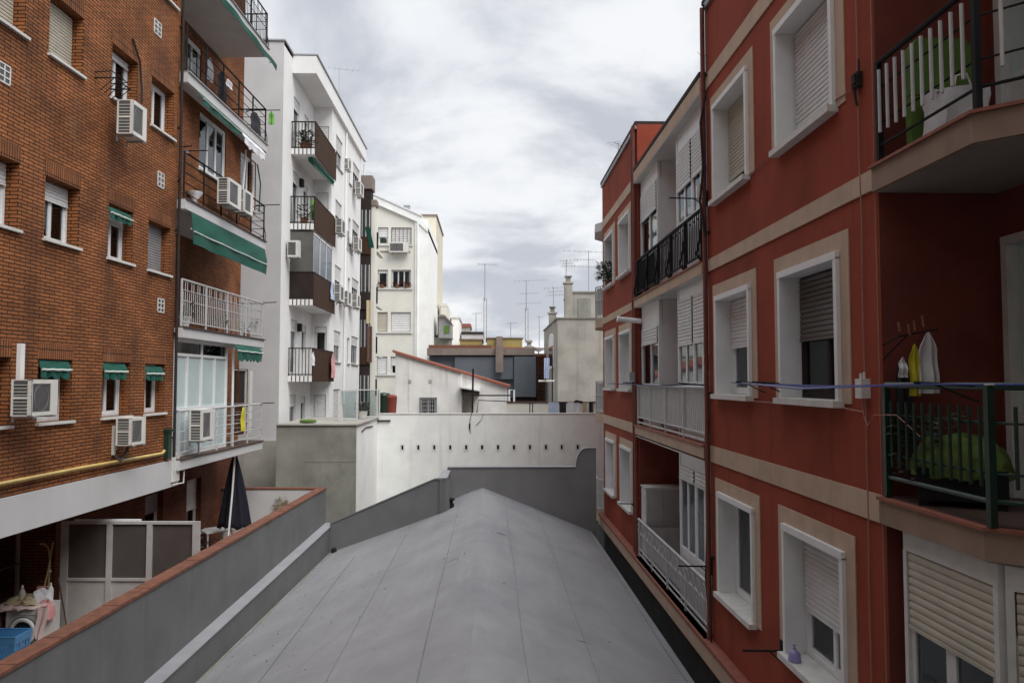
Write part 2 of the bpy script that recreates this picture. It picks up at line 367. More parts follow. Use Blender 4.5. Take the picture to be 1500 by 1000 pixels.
SKYG = (5.2, 5.45, 6.05); SKYW = (8.7, 8.85, 9.1); SKYS = 1.55; SKYO = (5.3, 1.2, 0); SUN = 2.6; ZEN = 2.0
sky()

# ------------------------------------------------------------------ shared builders
def wallsheet(mb, u0, u1, z0, z1, ops, dep, n=0):
    """front face with openings and their reveals; ops = [(u0, u1, z0, z1)]"""
    us = sorted({u0, u1} | {x for o in ops for x in o[:2] if u0 < x < u1}); zs = sorted({z0, z1} | {x for o in ops for x in o[2:4] if z0 < x < z1})
    for a, b in zip(us, us[1:]):
        run = None
        for c, d in zip(zs, zs[1:]):
            m = ((a + b) / 2, (c + d) / 2)
            if any(o[0] < m[0] < o[1] and o[2] < m[1] < o[3] for o in ops):
                if run: mb.face((a, n, run[0]), (b, n, run[0]), (b, n, run[1]), (a, n, run[1])); run = None
            else: run = (run[0], d) if run else (c, d)
        if run: mb.face((a, n, run[0]), (b, n, run[0]), (b, n, run[1]), (a, n, run[1]))
    for o in ops:
        d = o[4] if len(o) > 4 else dep; a, b, c, e = o[:4]
        for p, q in (((a, c), (a, e)), ((a, e), (b, e)), ((b, e), (b, c)), ((b, c), (a, c))):
            mb.face((p[0], n, p[1]), (q[0], n, q[1]), (q[0], n - d, q[1]), (p[0], n - d, p[1]))
def slats(mb, u0, u1, z0, z1, n, pitch=.055, t=.017):
    k = max(2, round((z1 - z0) / pitch)); h = (z1 - z0) / k
    prof = []
    for i in range(k):
        a = z1 - i * h; prof += [(n, a), (n + t * .8, a - h * .22), (n + t, a - h * .55), (n + t * .75, a - h * .88)]
    prof.append((n, z1 - k * h))
    m = len(prof); vs = [(u, p, z) for u in (u0, u1) for p, z in prof]
    mb.mesh(vs, [(i, i + 1, m + i + 1, m + i) for i in range(m - 1)])
    mb.box(u0, u1, n - .004, n + t + .006, z0 - .03, z0)
def window(F, bld, u0, u1, z0, z1, dep=.18, n=0, sh=0, shm='shut_w', fm='frame', sashes=2, curtain=0, sill=None, glassm='glass', pitch=.055, fw=.055, name='window', silln=.06, lab=None, open_=0):
    b = n - dep; m = MB(F); g = .003
    m.box(u0 + g, u0 + fw, b, b + .06, z0 + g, z1 - g).box(u1 - fw, u1 - g, b, b + .06, z0 + g, z1 - g)
    m.box(u0 + fw, u1 - fw, b, b + .058, z1 - fw, z1 - g).box(u0 + fw, u1 - fw, b, b + .058, z0 + g, z0 + fw)
    w = (u1 - u0 - 2 * fw) / sashes
    for i in range(sashes):
        a = u0 + fw + i * w; s = fw * .75
        if i: m.box(a - s * .7, a + s * .7, b + .004, b + .05, z0 + fw, z1 - fw)
        m.box(a + (s * .7 if i else 0), a + s, b + .01, b + .045, z0 + fw, z1 - fw).box(a + w - s, a + w - (s * .7 if i < sashes - 1 else 0), b + .01, b + .045, z0 + fw, z1 - fw)
        m.box(a + s, a + w - s, b + .012, b + .043, z1 - fw - s, z1 - fw).box(a + s, a + w - s, b + .012, b + .043, z0 + fw, z0 + fw + s)
    o = m.build(name, M[fm], bld)
    if lab: o['label'] = lab
    MB(F).box(u0 + fw, u1 - fw, b + .02, b + .026, z0 + fw, z1 - fw).build('pane', M[glassm], o)
    if sh > 0:
        q = MB(F); slats(q, u0 + fw * .6, u1 - fw * .6, z1 - .02 - sh * (z1 - z0 - .05), z1 - .02, b + .068, pitch); q.build('shutter', M[shm], o)
    if curtain:
        ph = random.random() * 6; uu = (u1 - u0); a0, a1 = (u0 + .04, u1 - .04) if curtain == 1 else (u0 + .04, u0 + uu * curtain)
        MB(F).sheet(lambda a, c: (a0 + (a1 - a0) * a, b - .07 + .025 * math.sin(a * 40 * uu + ph + c), z0 + .02 + (z1 - z0 - .05) * c), max(8, int(26 * uu)), 2).build('curtain', M['curtain'], o)
    if sill:
        MB(F).box(u0 - .05, u1 + .05, b + .05, n + silln, z0 - .045, z0 - .002).build('sill', M[sill], o)
    return o
def arc(c, r, a0, a1, k): return [(c[0] + r * math.cos(a0 + (a1 - a0) * i / k), c[1] + r * math.sin(a0 + (a1 - a0) * i / k)) for i in range(k + 1)]
M['blue_line'] = plain('blue_cord', (.05, .07, .28), .6, .1)
M['lime'] = cloth('lime', (.085, .13, .024), .3); M['c_white'] = cloth('white', (.66, .66, .68)); M['c_yellow'] = cloth('yellow', (.55, .48, .03)); M['c_black'] = cloth('black', (.02, .02, .025))
M['c_green'] = cloth('green', (.09, .16, .03)); M['c_purple'] = plain('purple_plastic', (.27, .24, .46), .3, .08); M['c_pink'] = cloth('pink', (.62, .30, .30)); M['c_blue'] = cloth('pale_blue', (.42, .50, .66))
M['c_navy'] = cloth('navy', (.008, .009, .017)); M['c_beige'] = cloth('beige', (.50, .42, .28)); M['c_lgreen'] = cloth('bright_green', (.16, .42, .08)); M['c_pinkw'] = cloth('pale_pink', (.70, .55, .53))
M['c_grey'] = cloth('grey', (.22, .22, .24)); M['blue_plastic'] = plain('blue_plastic', (.09, .30, .60), .35, .08); M['skyblue'] = plain('deep_blue_plastic', (.03, .13, .32), .35, .08)
M['c_red'] = cloth('dull_red', (.22, .05, .035)); M['bamboo'] = plain('wooden_pole', (.36, .27, .13), .6, .2, 8); M['wood_d'] = plain('dark_wood', (.10, .05, .035), .6, .2, 8)
# ================================================================== red apartment building on the right
F = R
RB = thing('apartment_building', 'red rendered apartment building with beige bands and white framed windows', 'building', (7, 12, -ZC))
TOP = 5.75; U_R = 6.5; U_A = 11.72; U_B = 17.25; U_C = 22.7; DEEP = -9; LB = -1.25
BANDS = [(-1.19, -.955), (1.638, 1.82), (4.42, 4.65)]
def wz(k): return (-.19 + 2.8 * k, 1.165 + 2.8 * k)            # window heights of a floor, k = -1, 0, 1
w_big = (7.30, 8.70); w_small = (9.80, 11.20); e_a = (20.62, 22.05); e_b = (18.15, 19.62)
wall = MB(F)
ops = [(a, b, *wz(k)) for k in (-1, 0, 1) for a, b in (w_big, w_small)]
wallsheet(wall, U_R, U_A, -ZC, TOP, ops, .27)
eops = [(a, b, *wz(k)) for k in (-1, 0, 1) for a, b in (e_a, e_b)]
wallsheet(wall, U_B, U_C, -ZC, TOP, eops, .27)
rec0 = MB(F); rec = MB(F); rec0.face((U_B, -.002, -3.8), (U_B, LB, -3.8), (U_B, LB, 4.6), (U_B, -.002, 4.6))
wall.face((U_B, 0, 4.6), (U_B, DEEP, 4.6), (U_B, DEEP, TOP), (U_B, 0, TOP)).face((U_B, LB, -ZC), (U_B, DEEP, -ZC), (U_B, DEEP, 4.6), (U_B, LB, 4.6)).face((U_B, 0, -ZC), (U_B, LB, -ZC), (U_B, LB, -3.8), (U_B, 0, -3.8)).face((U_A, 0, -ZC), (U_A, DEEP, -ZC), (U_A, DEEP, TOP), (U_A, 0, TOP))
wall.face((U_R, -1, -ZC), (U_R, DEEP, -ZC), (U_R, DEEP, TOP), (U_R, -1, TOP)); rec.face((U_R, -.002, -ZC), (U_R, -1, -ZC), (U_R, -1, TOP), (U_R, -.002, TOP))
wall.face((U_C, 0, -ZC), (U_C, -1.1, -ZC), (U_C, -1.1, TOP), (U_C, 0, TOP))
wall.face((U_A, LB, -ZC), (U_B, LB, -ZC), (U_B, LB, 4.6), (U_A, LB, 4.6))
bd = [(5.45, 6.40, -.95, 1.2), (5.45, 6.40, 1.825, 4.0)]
wallsheet(rec, -6, U_R, -ZC, TOP, bd, .12, n=-1.0); rec.build('recess_wall', M['red_shaded'], RB); rec0.build('recess_wall', M['red_shaded'], RB)
MB(F).box(U_R - 2, 30, .002, .03, -ZC, -4.11).build('shade_plinth', M['shadow_gap'], RB)  # dark sheet over the wall foot, painting in the shade of the gap
wall.face((U_C, -1.1, -ZC), (30, -1.1, -ZC), (30, -1.1, TOP), (U_C, -1.1, TOP))
wall.face((-6, DEEP, -ZC), (30, DEEP, -ZC), (30, DEEP, TOP), (-6, DEEP, TOP)).face((-6, -1, -ZC), (-6, DEEP, -ZC), (-6, DEEP, TOP), (-6, -1, TOP)).face((30, -1.1, -ZC), (30, DEEP, -ZC), (30, DEEP, TOP), (30, -1.1, TOP))
wall.build('wall', M['red'], RB)
rf = MB(F)
for a, b, n, z in ((U_R, U_A, .05, TOP), (U_B, U_C + .05, .05, TOP), (U_A, U_B, .10, 4.66), (-6, U_R, -.95, TOP), (U_C + .05, 30, -1.05, TOP)):
    rf.box(a + .002, b - .002, DEEP - .05, n, z, z + .07)
rf.build('roof', M['pipe'], RB)
for a, b in ((U_R, U_A - .08), (U_B + .02, U_C)): MB(F).box(a, b, .003, .045, TOP - .10, TOP - .002).build('cornice', M['shut_g'], RB)
for z0, z1 in BANDS:
    for a, b in ((U_R + .02, U_A), (U_B + .01, U_C - .02)):
        MB(F).box(a, b, -.01, .018, z0, z1).build('band', M['beige'], RB)
# ledge along the foot of the facade
lg = MB(F); lg.cur = 0; lg.box(U_R - 2, U_C + .1, -1.2, .14, -4.10, -3.86); lg.cur = 1; lg.box(U_R - 2, U_C + .12, -1.2, .155, -3.858, -3.80)
lg.build('ledge', [M['beige'], M['redtile']], RB)

def red_window(a, b, k, **kw):
    z0, z1 = wz(k); s = MB(F); q = .012
    s.box(a - .24, a - .055, -.01, q, z0 - .02, z1 + .06).box(b + .055, b + .24, -.01, q, z0 - .02, z1 + .06).box(a - .24, b + .24, -.01, q, z1 + .06, z1 + .235)
    fr = MB(F)                                             # proud white lining round the opening
    fr.box(a - .055, a + .012, -.26, .05, z0 + .002, z1).box(b - .012, b + .055, -.26, .05, z0 + .002, z1).box(a - .055, b + .055, -.26, .055, z1 - .012, z1 + .06)
    o = window(F, RB, a + .014, b - .014, z0 + .008, z1 - .014, dep=.25, sill=None, **kw)
    s.build('surround', M['beige'], o); fr.build('lining', M['white'], o)
    MB(F).box(a - .075, b + .075, -.255, .11, z0 - .06, z0 + .005).build('sill', M['stone'], o)
    return o
red_window(*w_big, 1, sh=.98, shm='shut_w')
red_window(*w_small, 1, sh=.80, shm='shut_b', curtain=1)
red_window(*w_big, 0, sh=.52, shm='shut_d', fm='brown_d', glassm='glass', curtain=.55)
red_window(*w_small, 0, sh=.50, shm='shut_w', curtain=1)
red_window(*w_small, -1, curtain=1)
red_window(*w_big, -1, sh=.62, shm='shut_w')
red_window(*e_b, 1, sh=.25, shm='shut_w'); red_window(*e_a, 1, fm='gmetal')
red_window(*e_b, 0, sh=.1); red_window(*e_a, 0, sh=.3, shm='shut_b')
red_window(*e_b, -1, curtain=1); red_window(*e_a, -1, sh=.98)

# ------------------------------------------------------------------ the loggia: three balconies with glazed enclosures
FL = [(-1, -3.80, -1.19), (0, -.955, 1.638), (1, 1.82, 4.42)]
for k, z0, z1 in FL:
    b = MB(F); b.cur = 0
    if k >= 0: b.box(U_A + .003, U_B - .003, LB, .10, z0 - .2, z0 - .03)
    b.cur = 1; b.box(U_A + .003, U_B - .003, LB, .12, z0 - .028, z0)
    if k == 1: b.cur = 0; b.box(U_A + .003, U_B - .003, LB, .09, 4.42, 4.645)
    bal = b.build('balcony', [M['beige'], M['redtile']], RB)
    MB(F).box(U_A + .003, U_B - .003, LB + .002, .085, z1 - .022, z1 - .002).build('soffit', M['soffit'], bal)
    rt = z0 + (.80 if k else .86); rl = MB(F); n = .04
    if k == 1:
        rl.box(U_A + .01, U_B - .01, n - .02, n + .03, rt, rt + .035).box(U_A + .01, U_B - .01, n - .01, n + .01, z0 + .1, z0 + .13)
        for i in range(6):
            u = U_A + .15 + i * (U_B - U_A - .3) / 5; rl.box(u - .03, u + .03, n - .025, n + .025, z0, rt)
            rl.tube([(u, n + .02, z0 + .02), (u, n + .09, z0 + .12), (u, n + .05, z0 + .3), (u, n + .02, z0 + .5)], .018)
        for i in range(46):
            u = U_A + .1 + i * .117; rl.box(u - .008, u + .008, n - .008, n + .008, z0 + .13, rt)
            if i % 2 == 0: rl.tube([(u, n, rt - .05), (u + .05, n, rt - .1), (u + .11, n, rt - .05)], .007, 4)
        rl.build('railing', M['black'], bal)
        MB(F).box(U_B - 1.75, U_B - .02, n - .035, n - .028, z0 + .12, rt - .04).build('rail_screen', M['brown_d'], bal)
    else:
        mm = 'wmetal'
        rl.tube([(U_A + .01, n, rt), (U_B - .01, n, rt)], .025, 8); rl.box(U_A + .01, U_B - .01, n - .01, n + .01, z0 + .16, z0 + .185); rl.box(U_A + .01, U_B - .01, n - .01, n + .01, z0 + .05, z0 + .08)
        for i in range(5):
            u = U_A + .06 + i * (U_B - U_A - .12) / 4; rl.box(u - .018, u + .018, n - .018, n + .018, z0, rt)
        for i in range(47):
            u = U_A + .1 + i * .115; rl.box(u - .006, u + .006, n - .006, n + .006, z0 + .18, rt)
            if k == -1 and i % 3 == 0:
                rl.tube([(u + .17 + .13 * math.cos(t), n + .012, rt - .17 + .10 * math.sin(t)) for t in [x * math.pi / 6 for x in range(12)]], .006, 4)
        if k == -1: rl.box(U_A + .01, U_B - .01, n - .01, n + .01, rt - .30, rt - .28)
        rl.build('railing', M[mm], bal)
        # ribbed white sheets tied inside the bars
        p = MB(F); a0, a1 = (U_A + .02, U_B - .02)
        if k == 0: p.sheet(lambda a, c: (a0 + (a1 - a0) * a, n - .035 + .008 * math.sin(a * 300), z0 + .17 + c * (rt - z0 - .2)), 190, 1, .003)
        else: p.sheet(lambda a, c: (a0 + (a1 - a0) * a, n - .06 + .004 * math.sin(a * 60), z0 + .19 + c * (rt - z0 - .22)), 60, 1, .003)
        p.build('rail_screen', M['frame_old'] if k == 0 else M['alu'], bal)
    # near enclosure: two bays behind the rail
    e0, e1 = U_A + .01, 13.85; zb, zt = {1: (2.73, 4.06), 0: (-.06, 1.42), -1: (-2.9, -1.46)}[k]; ne = -.06
    m = MB(F); m.box(e0, e1, ne - .06, ne, zt, z1 - .024).box(e0, e1, ne - .05, ne - .008, z0 + .002, zb)
    m.box(e0, e0 + .05, ne - .07, ne + .01, zb, zt).box(e1 - .06, e1, ne - .08, ne + .012, z0 + .002, z1 - .024).box((e0 + e1) / 2 - .03, (e0 + e1) / 2 + .03, ne - .06, ne + .008, zb, zt)
    m.box(e1 - .05, e1 - .01, LB + .002, ne - .082, z0 + .002, z1 - .024)
    en = m.build('glazed_enclosure', M['frame'], RB)
    h = (e0 + e1) / 2
    for a, b2 in ((e0 + .052, h - .032), (h + .032, e1 - .062)):
        fm = MB(F)
        for c, d in ((a, (a + b2) / 2), ((a + b2) / 2, b2)): fm.box(c, c + .04, ne - .035, ne, zb + .05, zt).box(d - .04, d, ne - .035, ne, zb + .05, zt)
        fm.box(a, b2, ne - .036, ne + .002, zb + .002, zb + .05); fm.build('sash', M['frame'], en)
        MB(F).box(a, b2, ne - .025, ne - .018, zb + .05, zt - .002).build('pane', M['glass'], en)
        fr = .53 if k >= 0 else .14
        q = MB(F); slats(q, a + .01, b2 - .01, zt - fr * (zt - zb), zt - .004, ne + .008, .062, .022); q.build('shutter', M['shut_w'] if k >= 0 else M['frame_old'], en)
        MB(F).sheet(lambda s_, c: (a + .03 + (b2 - a - .06) * s_, ne - .12 + .02 * math.sin(s_ * 34), zb + .03 + (zt - zb - .06) * c), 26, 1).build('curtain', M['curtain'], en)
    if k >= 0:                                              # far enclosure and its camera-side wall with a door
        e0, e1 = 15.45, U_B - .06; zb, zt = {1: (2.69, 4.07), 0: (-.05, 1.12)}[k]
        m = MB(F); m.box(e0, e1, ne - .06, ne, zt, z1 - .024).box(e0, e1, ne - .05, ne - .008, z0 + .002, zb)
        m.box(e0, e0 + .07, ne - .07, ne + .01, zb, zt).box(e1 - .06, e1, ne - .08, ne + .012, zb, zt).box(e0 + .75, e0 + .80, ne - .05, ne + .005, zb, zt)
        m.box(e0, e0 + .05, -.5, ne - .072, z0 + .002, z1 - .024).box(e0, e0 + .05, LB + .002, -.5, 2.25 + z0, z1 - .024)
        m.box(e0 - .01, e0 + .06, -.56, -.5, z0 + .002, z0 + 2.25).box(e0 - .008, e0 + .058, -1.2, -.56, z0 + 1.68, z0 + 1.76)
        en = m.build('glazed_enclosure', M['white'], RB)
        MB(F).box(e0 + .07, e1 - .06, ne - .03, ne - .022, zb, zt).build('pane', M['glass'], en)
        MB(F).box(e0 + .02, e0 + .03, -1.2, -.56, z0 + .6, z0 + 2.25).build('door_pane', M['glass'], en)
        MB(F).box(e0 + .01, e0 + .04, -1.2, -.56, z0 + .002, z0 + .6).build('door_panel', M['frame'], en)
        q = MB(F); slats(q, e0 + .08, e1 - .07, zt - (.42 if k else .28) * (zt - zb), zt - .004, ne + .008, .062, .022); q.build('shutter', M['shut_w'], en)
        MB(F).sheet(lambda s_, c: (e0 + .1 + (e1 - e0 - .2) * s_, ne - .14 + .02 * math.sin(s_ * 60), zb + .03 + (zt - zb - .06) * c), 40, 1).build('curtain', M['curtain'], en)

# ------------------------------------------------------------------ terrace balconies at the near end, with a cut corner
poly = [(U_R - .002, -.998), (U_R - .002, .06), (5.12, .05), (4.55, -.52), (3.9, -.998)]
lip = [(U_R - .001, -.997), (U_R - .001, .085), (5.11, .075), (4.53, -.52), (3.88, -.997)]
near_b = {}
for z0 in (-.955, 1.82, 4.65):
    b = MB(F); b.slab(poly, z0 - .22, z0 - .026); bal = b.build('balcony', M['beige_brown'], RB)
    MB(F).slab(lip, z0 - .024, z0).build('tile_edge', M['redtile'], bal)
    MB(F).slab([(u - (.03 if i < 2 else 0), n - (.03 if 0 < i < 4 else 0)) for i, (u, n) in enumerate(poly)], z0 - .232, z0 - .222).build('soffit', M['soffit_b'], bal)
    MB(F).slab([(u - (.05 if i < 2 else 0), n - (.05 if 0 < i < 4 else 0)) for i, (u, n) in enumerate(poly)], z0 + .001, z0 + .006).build('floor', M['floor_dark'], bal)
    near_b[z0] = bal
for i, (a, b, c, d) in enumerate(bd):
    m = MB(F); m.box(a, a + .07, -1.12, -.97, c, d).box(b - .07, b, -1.12, -.97, c, d).box(a, b, -1.12, -.968, d - .07, d).box(a + .07, b - .07, -1.1, -1.02, c, c + .7)
    o = m.build('door', M['frame_old'], RB); MB(F).box(a + .07, b - .07, -1.08, -1.07, c + .7, d - .07).build('pane', M['frosted'], o)
# black rail with white bars above
z0 = 1.82; n = .02; bal = near_b[z0]; rl = MB(F)
def rail_line(mb, z, r, flat=0):
    mb.tube([(6.42, n, z), (5.10, n, z), (4.5, -.56, z), (4.1, -.9, z)], r, 6)
for u, nn in ((6.42, n), (5.10, n), (4.52, -.54)): rl.box(u - .022, u + .022, nn - .022, nn + .022, z0, z0 + .87)
rail_line(rl, z0 + .86, .024); rail_line(rl, z0 + .64, .008); rail_line(rl, z0 + .34, .008); rail_line(rl, z0 + .15, .012)
rl.build('railing', M['black'], bal)
for i in range(10):
    u = 6.36 - i * .128; MB(F).tube([(u, n + .025, z0 + .25), (u, n + .025, z0 + .78)], .014, 8).build('white_bar', M['wmetal'], bal)
for i in range(4):
    t = .2 + i * .2; u = 5.10 - .6 * t; nn = n - .58 * t + .02; MB(F).tube([(u, nn, z0 + .25), (u, nn, z0 + .78)], .014, 8).build('white_bar', M['wmetal'], bal)
# green rail below
z0 = -.955; bal = near_b[z0]; rl = MB(F)
for u, nn in ((6.42, n), (5.08, n), (4.52, -.54)): rl.box(u - .024, u + .024, nn - .024, nn + .024, z0, z0 + .93)
rail_line(rl, z0 + .92, .026); rail_line(rl, z0 + .68, .010); rail_line(rl, z0 + .35, .010); rail_line(rl, z0 + .17, .018)
for i in range(11):
    u = 6.30 - i * .115; rl.tube([(u, n + .02, z0 + .26), (u, n + .02, z0 + .79)], .013, 6)
for i in range(4):
    t = .2 + i * .2; u = 5.08 - .6 * t; nn = n - .58 * t + .02; rl.tube([(u, nn, z0 + .26), (u, nn, z0 + .79)], .013, 6)
rl.build('railing', M['gmetal'], bal)
# glazed bay below the terrace
def bay(f, a, b, n, z0, z1, shz, nb):
    m = MB(f); m.box(a, b, n - .08, n, z1 - .16, z1).box(a, a + .05, n - .08, n + .004, z0, z1 - .16).box(b - .05, b, n - .08, n + .004, z0, z1 - .16)
    for i in range(nb):
        c = a + .05 + (b - a - .1) * i / nb; d = a + .05 + (b - a - .1) * (i + 1) / nb
        m.box(c, c + .06, n - .06, n - .02, z0 + .95, shz + .3).box(d - .06, d, n - .06, n - .02, z0 + .95, shz + .3)
    m.box(a + .05, b - .05, n - .07, n - .01, z0, z0 + .95)
    o = m.build('glazed_enclosure', M['frame_old'], RB)
    MB(f).box(a + .05, b - .05, n - .045, n - .038, z0 + .95, shz + .4).build('pane', M['glass'], o)
    q = MB(f); slats(q, a + .06, b - .06, shz, z1 - .17, n - .018, .062, .014); q.build('shutter', M['shut_b'], o)
bay(F, 5.12, 6.30, -.03, -3.79, -1.19, -1.92, 2)
fr2 = Frame(3.33, 5.10, 0); fr2.u = Vector((math.sin(math.radians(45)), -math.cos(math.radians(45)), 0)); fr2.n = Vector((-.7071, -.7071, 0))
bay(fr2, .03, .85, 0, -3.79, -1.195, -1.95, 2)
# cut-corner balconies at the far end
for z0 in (-3.80, -.955, 1.82, 4.65):
    b = MB(F); b.slab([(U_C + .005, -1.09), (U_C + .005, .01), (U_C + .35, .17), (U_C + 1.5, .03), (U_C + 2.2, -.5), (U_C + 2.2, -1.09)], z0 - .25, z0)
    bal = b.build('balcony', M['beige'] if z0 < 4 else M['soffit'], RB)
    if z0 < 4:
        rl = MB(F); q = [(U_C + .03, .0), (U_C + .36, .15), (U_C + 1.48, .015)]
        for z in (z0 + .12, z0 + .55, z0 + .95): rl.tube([(u, nn, z) for u, nn in q], .018, 6)
        for i in range(4):
            t = i / 3; u = q[0][0] + (q[1][0] - q[0][0]) * t; nn = q[0][1] + (q[1][1] - q[0][1]) * t; rl.tube([(u, nn, z0), (u, nn, z0 + .95)], .012, 5)
        for i in range(9):
            t = i / 8; u = q[1][0] + (q[2][0] - q[1][0]) * t; nn = q[1][1] + (q[2][1] - q[1][1]) * t; rl.tube([(u, nn, z0), (u, nn, z0 + .95)], .012, 5)
        rl.build('railing', M['wmetal'], bal)
        MB(F).slab([(U_C + .03, -.03), (U_C + .36, .12), (U_C + 1.46, -.01), (U_C + 1.46, -.016), (U_C + .365, .114), (U_C + .035, -.035)], z0 + .14, z0 + .9).build('rail_screen', M['alu'], bal)
# downpipes, cables and boxes on the wall
for u, mt, r, zt in ((U_A - .05, 'redpipe', .03, TOP - .05), (U_A - .16, 'pipe', .012, TOP - .05), (U_B + .28, 'pipe', .028, TOP + .02), (U_B + .12, 'redpipe', .045, TOP), (U_B + .42, 'redpipe', .02, TOP)):
    m = MB(F); m.tube([(u, .06, -3.8), (u, .06, zt)], r, 8)
    for i in range(4): z = -2.6 + i * 2.4; m.box(u - r - .012, u + r + .012, .0, .06, z, z + .035)
    m.build('downpipe', M[mt], RB)
def cable(pts, r=.007, mat='cable', f=F, par=None, name='cable'): return MB(f).tube(pts, r, 5).build(name, M[mat], par or RB)
def wob(u, n, z0, z1, k=14, a=.012): return [(u + random.uniform(-a, a), n, z0 + (z1 - z0) * i / k) for i in range(k + 1)]
cable(wob(6.78, .02, -3.8, 5.6, 18)); cable(wob(6.53, .015, -3.8, 5.6, 24, .003), .006)
cable([(6.78, .02, 2.62), (7.2, .02, 2.66), (9.7, .02, 2.60), (11.6, .02, 2.62)], .005, 'redpipe')
cable([(6.8, .02, -.27), (7.2, .02, -.25), (9.7, .02, -.25)], .005)
cable([(U_A - .16, .05, 4.3), (U_A - .13, .12, 3.9), (U_A - .17, .1, 3.2), (U_A - .12, .14, 2.7), (U_A - .15, .08, 2.2)], .02, 'pipe')
cable([(U_A - .05, .05, -.2), (U_A - .02, .08, -1.0), (U_A - .06, .07, -2.0), (U_A - .0, .09, -2.9), (U_A - .05, .05, -3.6)], .014, 'pipe')
b = MB(F); b.box(6.73, 6.85, 0, .05, 2.61, 2.74).tube([(6.70, .05, 2.7), (6.70, .05, 2.83)], .010).tube([(6.79, .03, 2.45), (6.80, .05, 2.62)], .012).box(6.75, 6.80, .05, .07, 2.64, 2.72); b.build('junction_box', M['pipe'], RB)
b = MB(F); b.box(6.72, 6.84, 0, .08, -.15, .02).tube([(6.75, .04, .02), (6.75, .04, .08)], .012).tube([(6.81, .04, .02), (6.81, .04, .07)], .012); b.build('junction_box', M['ac'], RB)
b = MB(F); b.box(U_A - .12, U_A - .04, 0.1, .18, 2.75, 2.95); b.build('junction_box', M['ac'], RB)
b = MB(F); b.box(U_B + .05, U_B + .55, 0.09, .2, -.02, .2); b.build('junction_box', M['steel'], RB)
cable([(6.80, .04, -.15), (6.75, .05, -.30), (6.62, .08, -.38), (6.5, .08, -.28), (6.2, .05, -.27), (5.9, .03, -.42)], .004, 'cable')

# ------------------------------------------------------------------ things on and in the red building
def arm(u, z, ln, label, vert=.12):
    t = thing('clothesline_rack', label, 'clothesline', tuple(F.P(u, 0, z)), 'clothesline arms on the red facade')
    m = MB(F); m.tube([(u, 0, z), (u, ln, z + .01)], .012, 6); m.build('bar', M['black'], t)
    m = MB(F); m.box(u - .03, u + .03, .0, .03, z - vert, z + vert).tube([(u, .02, z - vert), (u, ln * .35, z)], .008, 5); m.build('bracket', M['black'], t)
arm(U_A - .02, 2.76, .58, 'black clothesline arm in front of the third floor double shutters')
arm(U_A - .02, -2.74, .50, 'black clothesline arm in front of the lowest balcony railing')
arm(8.88, -3.02, .46, 'dark clothesline arm beside the sill with the purple bottle')
arm(17.5, -2.72, .42, 'small dark clothesline arm under the far lower window')
t = thing('clothesline', 'blue clothesline strung past the middle windows to the green railing', 'clothesline', tuple(F.P(7, .3, -.03)))
for u, l_ in ((9.3, .36), (8.72, .36), (5.2, .45)):
    m = MB(F); m.tube([(u, 0, -.03), (u, l_, -.01)], .010, 6).tube([(u, .01, -.14), (u, l_ * .7, -.02)], .007, 5); m.build('bracket', M['black'], t)
for i in range(5):
    n_ = .10 + i * .065; cable([(9.9 if i < 3 else 9.3, n_, -.02), (7.4, n_, -.045 - .008 * i), (5.2, n_ + .05, -.02), (4.6, n_, -.02)], .0055, 'blue_line' if i != 3 else 'wmetal', F, t, 'line')
t = thing('clothesline', 'dark clothesline strung outside the middle balcony with white panels', 'clothesline', tuple(F.P(14, .2, -.03)))
for u in (11.9, 16.9):
    m = MB(F); m.tube([(u, .03, -.06), (u, .42, -.03)], .012, 6); m.build('bracket', M['black'], t)
for i in range(3): cable([(11.7, .16 + i * .1, -.05), (14, .16 + i * .1, -.085), (19.3, .16 + i * .1, -.06)], .007, ('black', 'blue_line', 'black')[i], F, t, 'line')
t = thing('awning_tube', 'white rolled awning tube sticking out below the end block beige band', 'awning', tuple(F.P(17.1, .3, 1.33)))
m = MB(F); m.tube([(17.1, -.03, 1.31), (17.1, .46, 1.36)], .055, 12); m.build('tube', M['white'], t)
m = MB(F); m.tube([(17.1, .46, 1.36), (17.1, .50, 1.365)], .07, 12); m.build('end_cap', M['frame'], t)
t = thing('storage_cabinet', 'white two door storage cabinet on the lowest red balcony', 'cabinet', tuple(F.P(16.8, -.4, -3.80)))
m = MB(F); m.box(16.62, 17.1, -.75, .0, -3.79, -2.27).box(16.60, 17.12, -.77, .015, -2.27, -2.24); m.build('body', M['frame_old'], t)
for a, b in ((-.74, -.38), (-.37, -.01)):
    d = MB(F); d.box(16.595, 16.618, a, b, -3.05, -2.30); o = d.build('door', M['alu'], t); MB(F).box(16.58, 16.594, b - .05, b - .035, -2.75, -2.6).build('handle', M['steel'], o)
    MB(F).box(16.597, 16.618, a, b, -3.75, -3.09).build('drawer', M['frame_old'], t)
